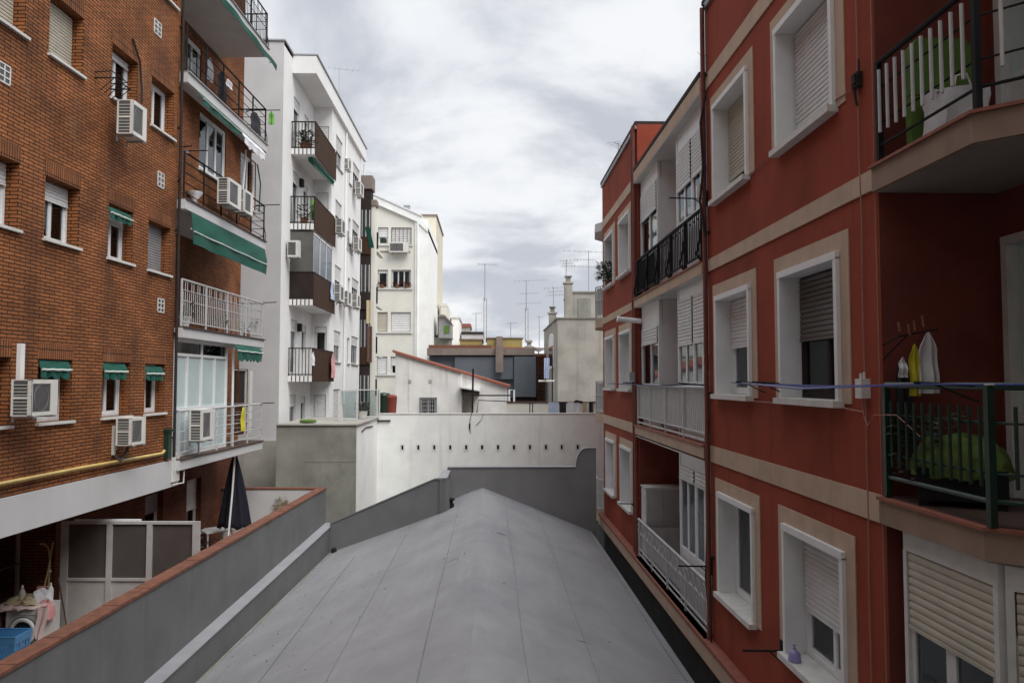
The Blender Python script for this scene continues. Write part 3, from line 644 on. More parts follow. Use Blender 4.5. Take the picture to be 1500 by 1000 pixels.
# potted plants
def leaves(mb, c, r, h, k, size=.07, droop=.3, up=.6):
    for i in range(k):
        a = random.uniform(0, 6.283); q = random.random() ** .6 * r; z = random.random() * h
        p = Vector((c[0] + q * math.cos(a), c[1] + q * math.sin(a), c[2] + z)); d = Vector((math.cos(a), math.sin(a), random.uniform(-droop, up))).normalized()
        s_ = d.cross(Vector((0, 0, 1))).normalized() * size * random.uniform(.22, .4); e = d * size * random.uniform(.7, 1.4)
        mb.mesh([p, p + e * .5 + s_ + Vector((0, 0, .008)), p + e, p + e * .5 - s_ + Vector((0, 0, .008))], [(0, 1, 2, 3)])
def plant(c, r, h, k, label, leaf='leaf', pot=.09, size=.08, name='potted_plant', group=None, potmat='pot', cat='plant'):
    t = thing(name, label, cat, c, group); c = Vector(c)
    m = MB(); m.lathe(c, [(pot * .7, 0), (pot, pot * 1.6), (pot * 1.12, pot * 1.6), (pot * 1.12, pot * 1.9), (pot * .9, pot * 1.9), (pot * .85, pot * 1.7)], 12); m.build('pot', M[potmat], t)
    m = MB()
    for i in range(4):
        a = random.uniform(0, 6.28); m.tube([c + Vector((0, 0, pot * 1.7)), c + Vector((math.cos(a) * r * .4, math.sin(a) * r * .4, pot * 1.7 + h * .8))], .006, 4, r2=.003)
    m.build('stem', M['leaf'], t)
    m = MB(); leaves(m, c + Vector((0, 0, pot * 1.8)), r, h, k, size); m.build('foliage', M[leaf], t, smooth=False)
    return t
plant(tuple(F.P(21.5, .02, 2.62)), .30, .45, 420, 'bushy green plant on the sill of the far red end window', size=.12)
plant(tuple(F.P(6.2, -.22, -.953)), .24, .55, 170, 'leggy pale leaved plant in the corner behind the green railing', 'leaf_g', .09, .10)
# green armchair with a slip cover, black frame
CF_ = Frame(3.64, 6.0, 0); CF_.u = Vector((.86, -.51, 0)); CF_.n = Vector((-.51, -.86, 0))
t = thing('armchair', 'low black armchair with a lime green cover behind the green railing', 'chair', (3.64, 6.0, -.953))
m = MB(CF_); m.box(-.30, .30, -.26, .22, -.90, -.66); m.build('seat', M['black'], t)
for u, n_ in ((-.26, -.22), (.26, -.22), (-.26, .18), (.26, .18)): MB(CF_).box(u - .03, u + .03, n_ - .03, n_ + .03, -.953, -.90).build('leg', M['black'], t)
def hump(a, b):
    x = (a - .5) * 2; tt = math.pi * b; h = max(0, 1 - abs(x) ** 2.4) ** .5
    return (.34 * x + .01 * math.sin(b * 9), -.02 - .27 * math.cos(tt) * (.45 + .55 * h), -.70 + .29 * h * math.sin(tt) ** .6 + .010 * math.sin(a * 19 + b * 7) - .03 * (1 - math.sin(tt)))
m = MB(CF_); m.sheet(lambda a, b: tuple(x + y for x, y in zip(hump(a, b), (.012 * math.sin(b * 31 + a * 9), .010 * math.sin(a * 37), .014 * math.sin(a * 26 + 5 * math.sin(b * 11)) * math.sin(math.pi * b)))), 48, 30, .008); m.build('cover', M['lime'], t)
# laundry on a hanger at the far corner of that terrace
def garment(f, name, u, n, zt, w, h, mat, label, cat, group=None, flare=1.25, seed=0, fold=.022):
    def fn(a, b):
        ww = w * (.35 + .65 * min(1, b * 4.5)) * (1 + (flare - 1) * b)
        return (u + (a - .5) * ww, n + fold * math.sin(a * 11 + seed) * (.4 + b) + .01 * math.sin(b * 9 + seed), zt - h * b - .05 * abs(a - .5) * (1 - b))
    o = MB(f).sheet(fn, 16, 12, .006).build(name, M[mat], None); return tag(o, label, cat, group)
g = front(6.3)
garment(g, 'hanging_shirt', 3.56, .03, .40, .15, .50, 'c_white', 'white long shirt hanging beside the yellow cloth on the red terrace', 'laundry', 'laundry on the red terrace', 1.3, 1)
garment(g, 'hanging_cloth', 3.435, .05, .30, .085, .42, 'c_yellow', 'yellow cloth hanging beside a white shirt on the red terrace', 'laundry', 'laundry on the red terrace', 1.15, 2, .012)
garment(g, 'hanging_cloth', 3.35, .03, .20, .06, .17, 'c_white', 'small white cloth hanging left of the yellow cloth', 'laundry', 'laundry on the red terrace', 1.2, 3, .01)
garment(g, 'hanging_cloth', 3.385, -.04, .20, .11, .75, 'c_black', 'black garment hanging behind the small white cloth', 'laundry', 'laundry on the red terrace', 1.2, 4)
t = thing('clothes_hanger_rail', 'dark laundry rail with pegs at the corner of the red terrace', 'laundry rail', tuple(g.P(3.45, -.1, .3)))
m = MB(g); m.tube([(3.30, -.19, .30), (3.31, .04, .36), (3.64, .04, .42)], .008, 5).tube([(3.30, -.19, .18), (3.42, .03, .40)], .007, 5); m.build('rail', M['black'], t)
for u, z, q in ((3.325, .40, .02), (3.405, .37, .03), (3.45, .41, .02), (3.52, .44, .03)):
    MB(g).tube([(u, .045, z), (u - .012, .045, z + .06 + q)], .009, 5).build('peg', M['pot'], t)
# things on the upper terrace
g = front(6.2)
t = thing('folded_lounger', 'tall green folded lounger leaning behind the black rail with white bars', 'lounger', tuple(g.P(3.65, 0, 1.822)))
m = MB(g); m.prism([(3.40, 1.824), (3.92, 1.824), (3.925, 2.30), (3.395, 2.30)], -.02, .06); m.build('seat_cushion', M['c_green'], t)
m = MB(g); m.prism([(3.395, 2.31), (3.925, 2.31), (3.94, 2.66), (3.86, 2.78), (3.47, 2.78), (3.40, 2.70)], -.01, .06); m.build('back_cushion', M['c_green'], t)
g = front(5.95)
t = thing('bag', 'white woven bag standing in front of the green lounger', 'bag', tuple(g.P(3.65, 0, 1.822)))
def bagf(a, b):
    w_ = .46 * (1 - .05 * b + .03 * math.sin(b * 8)); tt = 2 * math.pi * a
    return (3.65 + w_ / 2 * math.copysign(abs(math.cos(tt)) ** .5, math.cos(tt)), .13 * math.copysign(abs(math.sin(tt)) ** .5, math.sin(tt)) + .016 * math.sin(tt * 5 + b * 6) + .012 * math.sin(tt * 9 - b * 11), 1.824 + .44 * b + .02 * math.sin(tt * 2) * b)
vs = [bagf(i / 24, j / 6) for j in range(7) for i in range(24)]
m = MB(g); m.mesh(vs, [(j * 24 + i, j * 24 + (i + 1) % 24, (j + 1) * 24 + (i + 1) % 24, (j + 1) * 24 + i) for j in range(6) for i in range(24)] + [tuple(range(24))]); m.build('body', M['c_white'], t)
m = MB(g); m.tube([(3.56, .12, 2.22), (3.58, .13, 2.34), (3.66, .13, 2.36), (3.72, .12, 2.22)], .008, 5); m.build('handle', M['c_white'], t)
m = MB(g); m.sheet(lambda a, b: (3.44 + .42 * a, .10 - .2 * b + .02 * math.sin(a * 11), 2.225 + .02 * math.sin(a * 9 + b * 5)), 14, 6, .006); m.build('flap', M['c_white'], t)
# bottle on the lowest sill
c = F.P(8.45, .04, wz(-1)[0] + .0); c.z = wz(-1)[0]
t = thing('bottle', 'small purple bottle standing on the nearest lower window sill', 'bottle', tuple(c))
m = MB(); m.lathe(c, [(.055, 0), (.066, .012), (.062, .09), (.036, .12), (.018, .13)], 16); m.build('body', M['c_purple'], t)
m = MB(); m.lathe(c + Vector((0, 0, .13)), [(.016, 0), (.016, .02), (.006, .022), (.006, .04), (.02, .042), (.02, .055)], 12); m.build('cap', M['c_purple'], t)
# television aerials on the red roofs
def antenna(base, h, label, boom=1.2, els=6, lattice=False, ang=.3, r=.018, second=False, group='television aerials on the roofs'):
    t = thing('antenna', label, 'antenna', base, group); b = Vector(base); m = MB()
    if lattice:
        hh = h * .55; pts = [Vector((.14 * math.cos(a), .14 * math.sin(a), 0)) for a in (0, 2.09, 4.19)]
        for p in pts: m.tube([b + p, b + p + Vector((0, 0, hh))], r * .7, 4)
        k = int(hh / .4)
        for i in range(k):
            for j in range(3): m.tube([b + pts[j] + Vector((0, 0, hh * i / k)), b + pts[(j + 1) % 3] + Vector((0, 0, hh * (i + 1) / k))], r * .45, 3)
        m.tube([b + Vector((0, 0, hh - .3)), b + Vector((0, 0, h))], r, 5)
    else: m.tube([b, b + Vector((0, 0, h))], r * .75, 5)
    m.build('mast', M['steel'], t)
    d = Vector((math.cos(ang), math.sin(ang), .06)); e = Vector((-math.sin(ang), math.cos(ang), 0))
    for q, z in enumerate((h - .06, h * .78, h * .62)[:(3 if second else 1)]):
        m = MB(); c = b + Vector((0, 0, z)); bl = boom * (1, .55, .7)[q]
        m.tube([c - d * bl * .35, c + d * bl * .65], r * .42, 4)
        for i in range(els):
            p = c - d * bl * .35 + d * bl * i / max(1, els - 1); m.tube([p - e * .22, p + e * .22], r * .26, 3).tube([p - Vector((0, 0, .10)), p + Vector((0, 0, .10))], r * .26, 3)
        m.build('boom', M['steel'], t)
antenna(tuple(F.P(21.9, -.35, TOP + .07)), .95, 'short aerial on the far parapet of the red building', .9, 5, ang=1.0)
antenna(tuple(F.P(13.2, -.8, 4.73)), 1.0, 'low aerial above the loggia roof of the red building', .7, 5, ang=2.6)
# ================================================================== air conditioner, one of each part, copied later
def ac_proto():
    t = thing('air_conditioner', 'x', 'air conditioner', (0, 0, 0), 'outdoor air conditioning units')
    w, h, d = .78, .55, .30
    m = MB(); y0, y1 = -w / 2, w / 2
    m.box(.02, d, y0 + .012, y0 + .03, 0, h).box(.02, .04, y0, y1, 0, h)                      # shell with an open coil end
    m.box(.02, d, y1 - .012, y1, 0, h).box(.02, d, y0, y1, h - .012, h + .004).box(.02, d, y0, y1, -.004, .012)
    m.box(d - .012, d, y0 + .56, y1, .012, h - .012)
    m.box(d - .05, d, y0 + .0, y0 + .05, 0, h).box(.02, .05, y0 - .004, y0 + .03, 0, h)
    m.box(d - .012, d, y0 + .05, y0 + .56, h - .06, h - .012).box(d - .012, d, y0 + .05, y0 + .56, .012, .055)
    m.box(.03, d, y0 + .004, y0 + .012, h / 2 - .012, h / 2 + .012)
    for i in range(9): z = .05 + i * .052; m.box(.03, d - .01, y0 - .003, y0 + .004, z, z + .009)
    m.build('casing', M['ac'], t, local=True)
    m = MB(); m.box(d - .022, d - .014, y0 + .05, y0 + .56, .055, h - .06); m.box(.05, d - .05, y0 + .006, y0 + .011, .012, h - .02); m.build('coil', M['ac_dark'], t, local=True)
    m = MB(); c = (d - .003, y0 + .305, h / 2)
    for k in range(14): z = .07 + k * .031; m.box(c[0] - .003, c[0], y0 + .055, y0 + .555, z, z + .006)
    m.tube([(c[0] - .004, c[1] + .20 * math.cos(a), c[2] + .20 * math.sin(a)) for a in [x * math.pi / 12 for x in range(25)]], .004, 4, False)
    m.build('fan_guard', M['shut_g'], t, local=True)
    for y in (y0 + .12, y1 - .12):
        m = MB(); m.box(-.02, d + .03, y - .018, y + .018, -.035, -.006).box(-.02, .005, y - .018, y + .018, -.10, -.035); m.build('bracket', M['steel'], t, local=True)
    return t
AC0 = [ac_proto(), True]
def ac(Fr, x0, x1, yt, yb, label, off=.30, dy=0, back=0.0):
    """front panel x0..x1 in the photo, top and bottom of its near edge"""
    u0, z1 = Fr.px(x0, yt, off); _, z0 = Fr.px(x0, yb, off); u1 = Fr.U(x1, off, yt)
    place_ac(Fr, (u0 + u1) / 2, off, z0, abs(u1 - u0), z1 - z0, label)
def place_ac(Fr, u, off, z0, w, h, label, d=.30):
    p = Fr.P(u, off - d, z0)
    rz = math.atan2(Fr.n.y, Fr.n.x)
    if AC0[1]:
        t = AC0[0]; t.location = (p.x, p.y, p.z + ZC); t.rotation_euler.z = rz; t['label'] = label; t.scale = (d / .3, w / .78, h / .55); AC0[1] = False
    else: dup(AC0[0], p, rz, label, (d / .3, w / .78, h / .55))

# ================================================================== brick apartment building on the left
F = L
BB = thing('apartment_building', 'brown brick apartment building with white balcony slabs and green awnings', 'building', (-11, 10, -ZC))
ua = L.U(266, .18); ub = L.U(386, .18); ue = L.U(350, -1.2); LBK = -1.2
BT = 12.6; BOT = -2.2
ROW = [(-.635, .34), (2.2, 3.18), (5.09, 6.07), (7.93, 8.93), (10.75, 11.7)]
def uw(x0, x1, k=0): y = (570, 320, 60, -180, -420)[k]; return (L.U(x0, 0, y), L.U(x1, 0, y))
def ul(x, k): a = uw(x, x, k)[0]; return (a - 1.0, a)
bw = {  # row: list of (u0, u1, settings)
    0: [(*ul(14, 0), dict(sh=.3, shm='shut_w')), (*uw(55, 105), dict(sashes=2, curtain=0, glassm='glass_dark', fm='frame_old')), (*uw(150, 190), dict(sashes=2)), (*uw(212, 241), dict(sashes=2, curtain=1))],
    1: [(*ul(26, 1), dict(sh=.32)), (*uw(65, 115.5, 1), dict(sh=.3)), (*uw(159, 195, 1), dict(sh=.3, curtain=1)), (*uw(218, 250, 1), dict(sh=.98, shm='shut_g'))],
    2: [(*ul(37, 2), dict(sh=.97, shm='shut_b')), (*uw(72, 122, 2), dict(sh=.98, shm='shut_b')), (*uw(165, 203, 2), dict(sh=.12)), (*uw(224, 257, 2), dict(curtain=1))],
    3: [(*ul(40, 3), dict(sh=.5)), (*uw(76, 126, 3), dict(sh=.5)), (*uw(168, 206, 3), dict(sh=.4)), (*uw(229, 263, 3), dict(sh=.3))],
    4: [(*ul(44, 4), dict(sh=.5)), (*uw(80, 130, 4), dict(sh=.5)), (*uw(172, 210, 4), dict(sh=.4)), (*uw(233, 267, 4), dict(sh=.3))]}
for extra in (6.6, 3.6):
    for k in bw: bw[k].append((extra, extra + 1.0, dict(sh=.4)))
ops = [(a, b, *ROW[k]) for k in bw for a, b, _ in bw[k]]
wall = MB(F)
wallsheet(wall, -4, ua - .004, BOT + .003, BT, ops, .26)
wall.face((ua - .004, 0, BOT), (ua - .004, LBK, BOT), (ua - .004, LBK, BT), (ua - .004, 0, BT))
# set-back wall behind the balconies, with door openings
S = [-1.63, 1.165, 3.915, 6.665, 9.42]
dops = [(ua + .9, ua + 1.9, S[1], S[1] + 2.15), (ua + 1.2, ua + 2.2, S[3], S[3] + 2.2), (ua + 3.0, ua + 4.0, S[3] + .9, S[3] + 2.2), (ua + 1.2, ua + 2.2, S[4], S[4] + 2.2), (L.U(340, LBK), L.U(363, LBK), S[0], S[0] + 2.0)]
wallsheet(wall, ua, ue, BOT, BT, dops, .12, n=LBK)
wall.face((ue, LBK, -ZC), (ue, -9, -ZC), (ue, -9, BT), (ue, LBK, BT)).face((-4, 0, BOT), (-4, -9, BOT), (-4, -9, BT), (-4, 0, BT)).face((-4, -9, -ZC), (ue, -9, -ZC), (ue, -9, BT), (-4, -9, BT))
wall.build('wall', M['brick'], BB)
MB(F).box(-4.1, ua - .003, -9.1, .12, BT + .002, BT + .12).box(ua, ue + .1, -9.1, .3, BT + .002, BT + .12).build('roof', M['alu'], BB)
# ground floor, set back under a white beam
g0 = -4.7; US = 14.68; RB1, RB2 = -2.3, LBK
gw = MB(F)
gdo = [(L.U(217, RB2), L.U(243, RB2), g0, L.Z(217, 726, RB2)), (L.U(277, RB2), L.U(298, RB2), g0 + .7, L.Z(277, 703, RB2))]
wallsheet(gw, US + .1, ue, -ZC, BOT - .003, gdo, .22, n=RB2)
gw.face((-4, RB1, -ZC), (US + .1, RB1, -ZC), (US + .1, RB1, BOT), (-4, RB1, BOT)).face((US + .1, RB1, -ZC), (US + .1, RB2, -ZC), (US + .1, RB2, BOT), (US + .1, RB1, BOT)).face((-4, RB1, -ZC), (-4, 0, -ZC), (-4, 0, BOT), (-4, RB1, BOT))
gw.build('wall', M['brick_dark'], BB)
window(F, BB, gdo[0][0], gdo[0][1], g0 + .01, gdo[0][3], dep=.2, n=RB2, sh=.2, shm='shut_g', fm='frame_old', sashes=1, glassm='glass_dark', name='door')
window(F, BB, gdo[1][0], gdo[1][1], gdo[1][2], gdo[1][3], dep=.2, n=RB2, sh=.55, shm='frame_old', fm='frame_old', sashes=1, glassm='glass_dark', sill='stone')
ube = L.U(250) + .35
b = MB(F); b.box(-4, ube, RB1, .05, BOT, L.Z(0, 730)); b.build('beam', M['wside'], BB)
b = MB(F); b.box(ube - .36, ube - .06, .055, .10, BOT + .10, L.Z(0, 730) + .06); b.build('pipe_casing', M['frame_old'], BB)
b = MB(F); b.tube([(ube - .4, .12, BOT + .06), (ube + .1, .12, BOT + .03), (ube + .12, .12, BOT + .3), (ube - .02, .10, BOT + .32)], .016, 6); b.build('gutter_pipe', M['stone'], BB)
for k in bw:
    z0, z1 = ROW[k]
    for a, b, kw in bw[k]:
        o = window(F, BB, a + .01, b - .01, z0, z1, dep=.25, sill='stone', **kw)
        lt = MB(F); lt.box(a - .02, b + .02, -.01, .005, z1 + .004, z1 + .25); lt.build('lintel', M['brick_soldier'], o, uvrot=True)
def vent(x0, x1, y0, y1, c=2, r=3):
    u0, z1 = L.px(x0, y0); u1 = L.U(x1, 0, y0); z0 = L.Z(x0, y1); m = MB(F); t = .022
    m.box(u0, u1, .001, .012, z0, z0 + t).box(u0, u1, .001, .012, z1 - t, z1)
    for i in range(c + 1): u = u0 + (u1 - u0) * i / c; m.box(u - t / 2, u + t / 2, .001, .014, z0 + t, z1 - t)
    for i in range(1, r): z = z0 + (z1 - z0) * i / r; m.box(u0, u1, .001, .013, z - t / 2, z + t / 2)
    o = m.build('vent_block', M['stone'], BB); MB(F).box(u0 + .01, u1 - .01, .0005, .004, z0 + .01, z1 - .01).build('vent_hole', M['dark_pane'], o)
for v in ((226, 236, 26, 48), (-2, 15, 88, 118), (231, 240, 250, 273), (231, 240, 436, 457)): vent(*v)
# pipes on the brick
cable([(-4, .07, L.Z(0, 707, .07) - .02), (L.U(125, .07), .07, L.Z(125, 684, .07)), (ua - .6, .07, L.Z(243, 663, .07)), (ua - .5, .07, L.Z(243, 663, .07) + .05)], .034, 'gas', F, BB, 'gas_pipe')
up = L.U(253); pm = MB(F); pm.tube([(up, .06, -2.1), (up, .06, BT)], .03, 8)
for i in range(6): pm.box(up - .05, up + .05, 0, .06, -1.2 + i * 2.2, -1.17 + i * 2.2)
pm.build('downpipe', M['pipe'], BB)
cable([(up, .02, 4.25), (up - .08, .10, 4.3), (up - .2, .1, 4.3)], .015, 'pipe', F, BB); cable([(up, .05, 5.0), (ua - .02, .3, 5.02)], .018, 'pipe', F, BB)
u_, z_ = L.px(196, 60); cable([(u_ - .1, .03, z_), (u_ + .12, .07, z_ - .35), (u_ + .20, .08, z_ - .9), (u_ + .16, .1, z_ - 1.15)], .022, 'pipe', F, BB)
b = MB(F); u_, z_ = L.px(28, 503); b.box(u_ - .05, u_ + .05, 0, .06, z_ - .9, z_); b.build('cable_duct', M['white'], BB)
b = MB(F); u_, z_ = L.px(164, 625); b.box(u_, u_ + .06, 0, .05, z_ - .5, z_ + .02); b.build('cable_duct', M['stone'], BB)
cable([(u_ + .03, .04, z_ - .5), (u_ + .1, .12, z_ - .62), (u_ + .25, .16, z_ - .45), (u_ + .4, .12, z_ - .25)], .03, 'ac_dark', F, BB)
b = MB(F); u_, z_ = L.px(240, 632); b.box(u_, u_ + .14, 0, .1, z_ - .55, z_).box(u_ - .02, u_ + .2, 0, .14, z_, z_ + .05); b.build('meter_box', M['gmetal'], BB)

# ------------------------------------------------------------------ balconies
def balcony_l(i, rail, mat, zt=None):
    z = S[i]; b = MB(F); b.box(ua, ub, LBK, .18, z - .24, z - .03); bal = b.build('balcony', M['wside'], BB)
    MB(F).box(ua - .004, ub + .02, LBK + .002, .215, z - .028, z).build('tile_edge', M['floor_dark' if i < 3 else 'grey_stone'], bal)
    MB(F).box(ua + .01, ub - .03, LBK + .002, .15, z - .256, z - .241).build('soffit', M['soffit'], bal)
    n = .13; m = MB(F); H = 1.0; ends = [(ua + .03, n), (ub - .03, n), (ub - .03, LBK + .1)]
    def line(zz, r): m.tube([(u, nn, z + zz) for u, nn in ends], r, 5)
    line(H, .022)
    if rail == 'bars':
        for q in (.12, .34, .56, .78): line(q, .010)
        k = 6
    else:
        line(.10, .012); k = 5
        for j in range(48):
            u = ua + .1 + (ub - ua - .2) * j / 47; m.box(u - .006, u + .006, n - .006, n + .006, z + .1, z + (H if j % 3 else H - .25))
        for j in range(10):
            nn = LBK + .15 + (n - LBK - .2) * j / 9; m.box(ub - .036, ub - .024, nn - .006, nn + .006, z + .1, z + H)
        line(.55, .009); line(.78, .009)
    for j in range(k):
        u = ends[0][0] + (ends[1][0] - ends[0][0]) * j / (k - 1); m.box(u - .016, u + .016, n - .016, n + .016, z, z + H)
    m.tube([(ub - .03, n, z + .05), (ub + .12, n, z + .06), (ub + .12, n, z + .22), (ub - .03, n, z + .45)], .010, 4)
    m.build('railing', M[mat], bal); return bal
for i, (r_, m_) in enumerate((('bars', 'wmetal'), ('vert', 'wmetal'), ('bars', 'black'), ('bars', 'black'), ('vert', 'black'))): balcony_l(i, r_, m_)
# doors on the set-back wall
for a, b, c, d in dops[:4]:
    window(F, BB, a + .01, b - .01, c + .005, d, dep=.1, n=LBK, sh=.1, fm='frame_old', sashes=2, glassm='glass', curtain=.5, name='door' if d - c > 2 else 'window')
a, b, c, d = dops[4]
m = MB(F); m.box(a + .003, a + .05, LBK - .1, LBK - .03, c, d).box(b - .05, b - .003, LBK - .1, LBK - .03, c, d).box(a, b, LBK - .1, LBK - .028, d - .05, d - .003)
o = m.build('door', M['frame_old'], BB); MB(F).box(a + .05, b - .05, LBK - .09, LBK - .08, c + .01, d - .05).build('pane', M['brown_d'], o)
MB(F).box(b + .02, b + .30, LBK + .003, LBK + .05, c + .02, d - .05).build('door_leaf', M['frame_old'], o)
# glazed white enclosure on the lowest balcony
def encl(u0, u1, n, z0, z1, zlow, ztrans, cols, mat='frame', glassm='glass'):
    m = MB(F); m.box(u0, u0 + .07, n - .09, n, z0, z1).box(u1 - .06, u1, n - .09, n, z0, z1)
    for zz, h in ((ztrans, .06), (zlow, .06), (z0, .08), (z1 - .06, .06)): m.box(u0 + .07, u1 - .06, n - .08, n - .008, zz, zz + h)
    for j in range(1, cols):
        u = u0 + (u1 - u0) * j / cols; w = .05 if j % 2 == 0 else .035; m.box(u - w, u + w, n - .078, n - .01, z0 + .08, ztrans)
        if j % 2 == 0: m.box(u - .03, u + .03, n - .078, n - .01, ztrans + .06, z1 - .06)
    m.box(u1 - .05, u1 - .01, LBK + .003, n - .092, z0, z1)
    o = m.build('glazed_enclosure', M[mat], BB)
    MB(F).box(u0 + .07, u1 - .06, n - .05, n - .043, z0 + .08, ztrans).build('pane', M['frosted'], o); MB(F).box(u0 + .07, u1 - .06, n - .05, n - .043, ztrans + .06, z1 - .06).build('pane', M['glass_dark'], o)
    MB(F).sheet(lambda a, c: (u0 + .1 + (u1 - u0 - .2) * a, n - .16 + .02 * math.sin(a * 70), z0 + .1 + (ztrans - z0 - .12) * c), 60, 1).build('curtain', M['frosted'], o)
u0, u1 = L.U(266, -.02), L.U(333, -.02)
encl(ua + .01, u1, -.02, S[0] + .002, S[1] - .258, S[0] + 1.0, S[1] - .62, 4)
MB(F).tube([(L.U(341, .08), .08, S[0]), (L.U(341, .08), .08, S[1] - .258)], .03, 6).build('post', M['frame'], BB)
# brick infill with windows on the second balcony up
u_a, u_b = L.U(285, -.1), L.U(325, -.1); u_c, u_d = L.U(347, -.1), L.U(370, -.1); zz = S[2]
inf = MB(F); wallsheet(inf, ua + .001, ub - .45, zz + .001, S[3] - .257, [(u_a, u_b, zz + 1.0, zz + 2.35), (u_c, u_d, zz + .8, zz + 2.2)], .1, n=-.1)
inf.face((ub - .45, -.1, zz), (ub - .45, LBK, zz), (ub - .45, LBK, S[3] - .25), (ub - .45, -.1, S[3] - .25)); inf.build('infill_wall', M['brick'], BB)
window(F, BB, u_a + .01, u_b - .01, zz + 1.0, zz + 2.35, dep=.09, n=-.1, sashes=3, curtain=1, sill='stone')
window(F, BB, u_c + .01, u_d - .01, zz + .8, zz + 2.2, dep=.09, n=-.1, sashes=2, curtain=.6, sill='stone')
cable([(u_c - .05, -.05, zz + .6), (u_c - .05, .05, zz + 2.2)], .03, 'white', F, BB, 'cable_duct'); cable([(u_d - .25, .02, zz + 2.1), (u_d - .05, .05, zz + 1.6), (u_d - .08, .03, zz + .8)], .02, 'green', F, BB)

# ------------------------------------------------------------------ awnings
def awning(name, u0, u1, n0, z0, n1, z1, val, label, mat='green', edge='green_edge', group=None, scal=0, stripe=True, swag=.02):
    t = thing(name, label, 'awning', tuple(F.P((u0 + u1) / 2, n0, z0)), group); k = max(8, int((u1 - u0) * 8))
    def fn(a, b): return (u0 + (u1 - u0) * a, n0 + (n1 - n0) * b + swag * math.sin(b * 3.1) * math.sin(a * 9) + .012 * math.sin(a * 23 + b * 6) * b, z0 + (z1 - z0) * b - swag * .6 * math.sin(a * math.pi * 3) ** 2 * b)
    MB(F).sheet(fn, k, 6, .006).build('canopy', M[mat], t)
    if val:
        def fv(a, b):
            sc_ = 1 if not scal else .72 + .28 * abs(math.sin(a * scal * math.pi))
            u, n, z = fn(a, 1); return (u, n + .02 * math.sin(a * 17) * b, z - .015 - val * b * sc_)
        MB(F).sheet(fv, k if not scal else scal * 8, 3, .006).build('valance', M[mat], t)
    if stripe: MB(F).tube([(fn(a / 6, 1)[0], n1 + .012, fn(a / 6, 1)[2] - .005) for a in range(7)], .018, 6).build('front_bar', M[edge], t)
    for u in (u0 + .05, u1 - .05): MB(F).tube([(u, n0 - .02, z0 - .35 if z0 - z1 > .3 else z0 - .1), (u, n1, z1)], .010, 4).build('arm', M['alu'], t)
    return t
awning('awning', L.U(276, .22), ub - .12, .20, S[2] - .26, .27, L.Z(276, 335, .27), .26, 'large green awning let down over the balcony with white vertical rails')
awning('awning', L.U(279, .20), L.U(338, .20), .19, S[3] - .26, .36, S[3] - .46, .12, 'green awning rolled half out above the brick balcony with two air conditioners')
awning('awning', ua + .3, ub + .1, .19, S[4] - .26, .40, S[4] - .44, .14, 'green awning hanging from the highest balcony slab against the sky', stripe=False)
awning('awning', L.U(343, .22), L.U(380, .22), .20, S[1] - .26, .30, S[1] - .40, .25, 'short green awning with white stripe and scallops beside glazed enclosure', scal=7)
awning('awning', L.U(347, .20), L.U(379, .20), .17, S[3] - .26, .30, S[3] - .45, .18, 'white scalloped awning above the window with two air conditioners', 'c_white', scal=6, stripe=False)
def small_awning(x0, x1, y0, y1, k, label, sc_=4):
    u0, u1 = L.U(x0, 0, y0), L.U(x1, 0, y0); z1 = L.Z(x0, y0); z0 = L.Z(x0, y1)
    awning('window_awning', u0 + .03, u1 - .06, -.02, z1, .03, z1 - (z1 - z0) * .55, (z1 - z0) * .55, label, group='green window awnings on the brick wall', scal=sc_, stripe=True, swag=.01)
small_awning(159, 195, 301, 317, 1, 'small green awning on the middle brick window with a half shutter')
small_awning(57, 105, 527, 551, 0, 'small green awning with white rim behind the largest air conditioner', 3)
small_awning(150, 187, 531, 553, 0, 'small green awning above the window with the lower air conditioner')
small_awning(212, 240, 536, 555, 0, 'small green awning on the brick window beside the downpipe')

# ------------------------------------------------------------------ air conditioners on the brick building
ac(L, 46, 86, 556, 609, 'largest air conditioner beside the white cable duct on the brick wall', .48)
ac(L, 193, 214, 612, 652, 'air conditioner below the brick windows near the yellow gas pipe', .40)
ac(L, 195, 216, 146, 196, 'air conditioner hung below the high brick window with a black grille', .50)
ac(L, 336, 354, 260, 298, 'nearer of the two air conditioners on the brick balcony', .48)
ac(L, 359, 371, 277, 310, 'farther of the two air conditioners on the brick balcony', .42)
ac(L, 297, 313, 600, 645, 'air conditioner hung on the lowest white balcony railing', .50)
t = thing('window_grille', 'black bent iron grille in front of the high brick window', 'grille', tuple(F.P(L.U(180), .1, ROW[2][0])))
u0, u1 = L.U(163, .3, 140), L.U(186, .3, 140); m = MB(F); z = ROW[2][0] + .12
m.tube([(u0, 0, z), (u0, .35, z), (u1, .35, z), (u1, 0, z)], .014, 5).tube([(u0, 0, z + .1), (u0, .3, z + .12), (u1, .3, z + .12), (u1, 0, z + .1)], .010, 5)
for i in range(5): u = u0 + (u1 - u0) * i / 4; m.tube([(u, .35, z), (u, .1, z - .22)], .008, 4)
m.build('bars', M['black'], t)
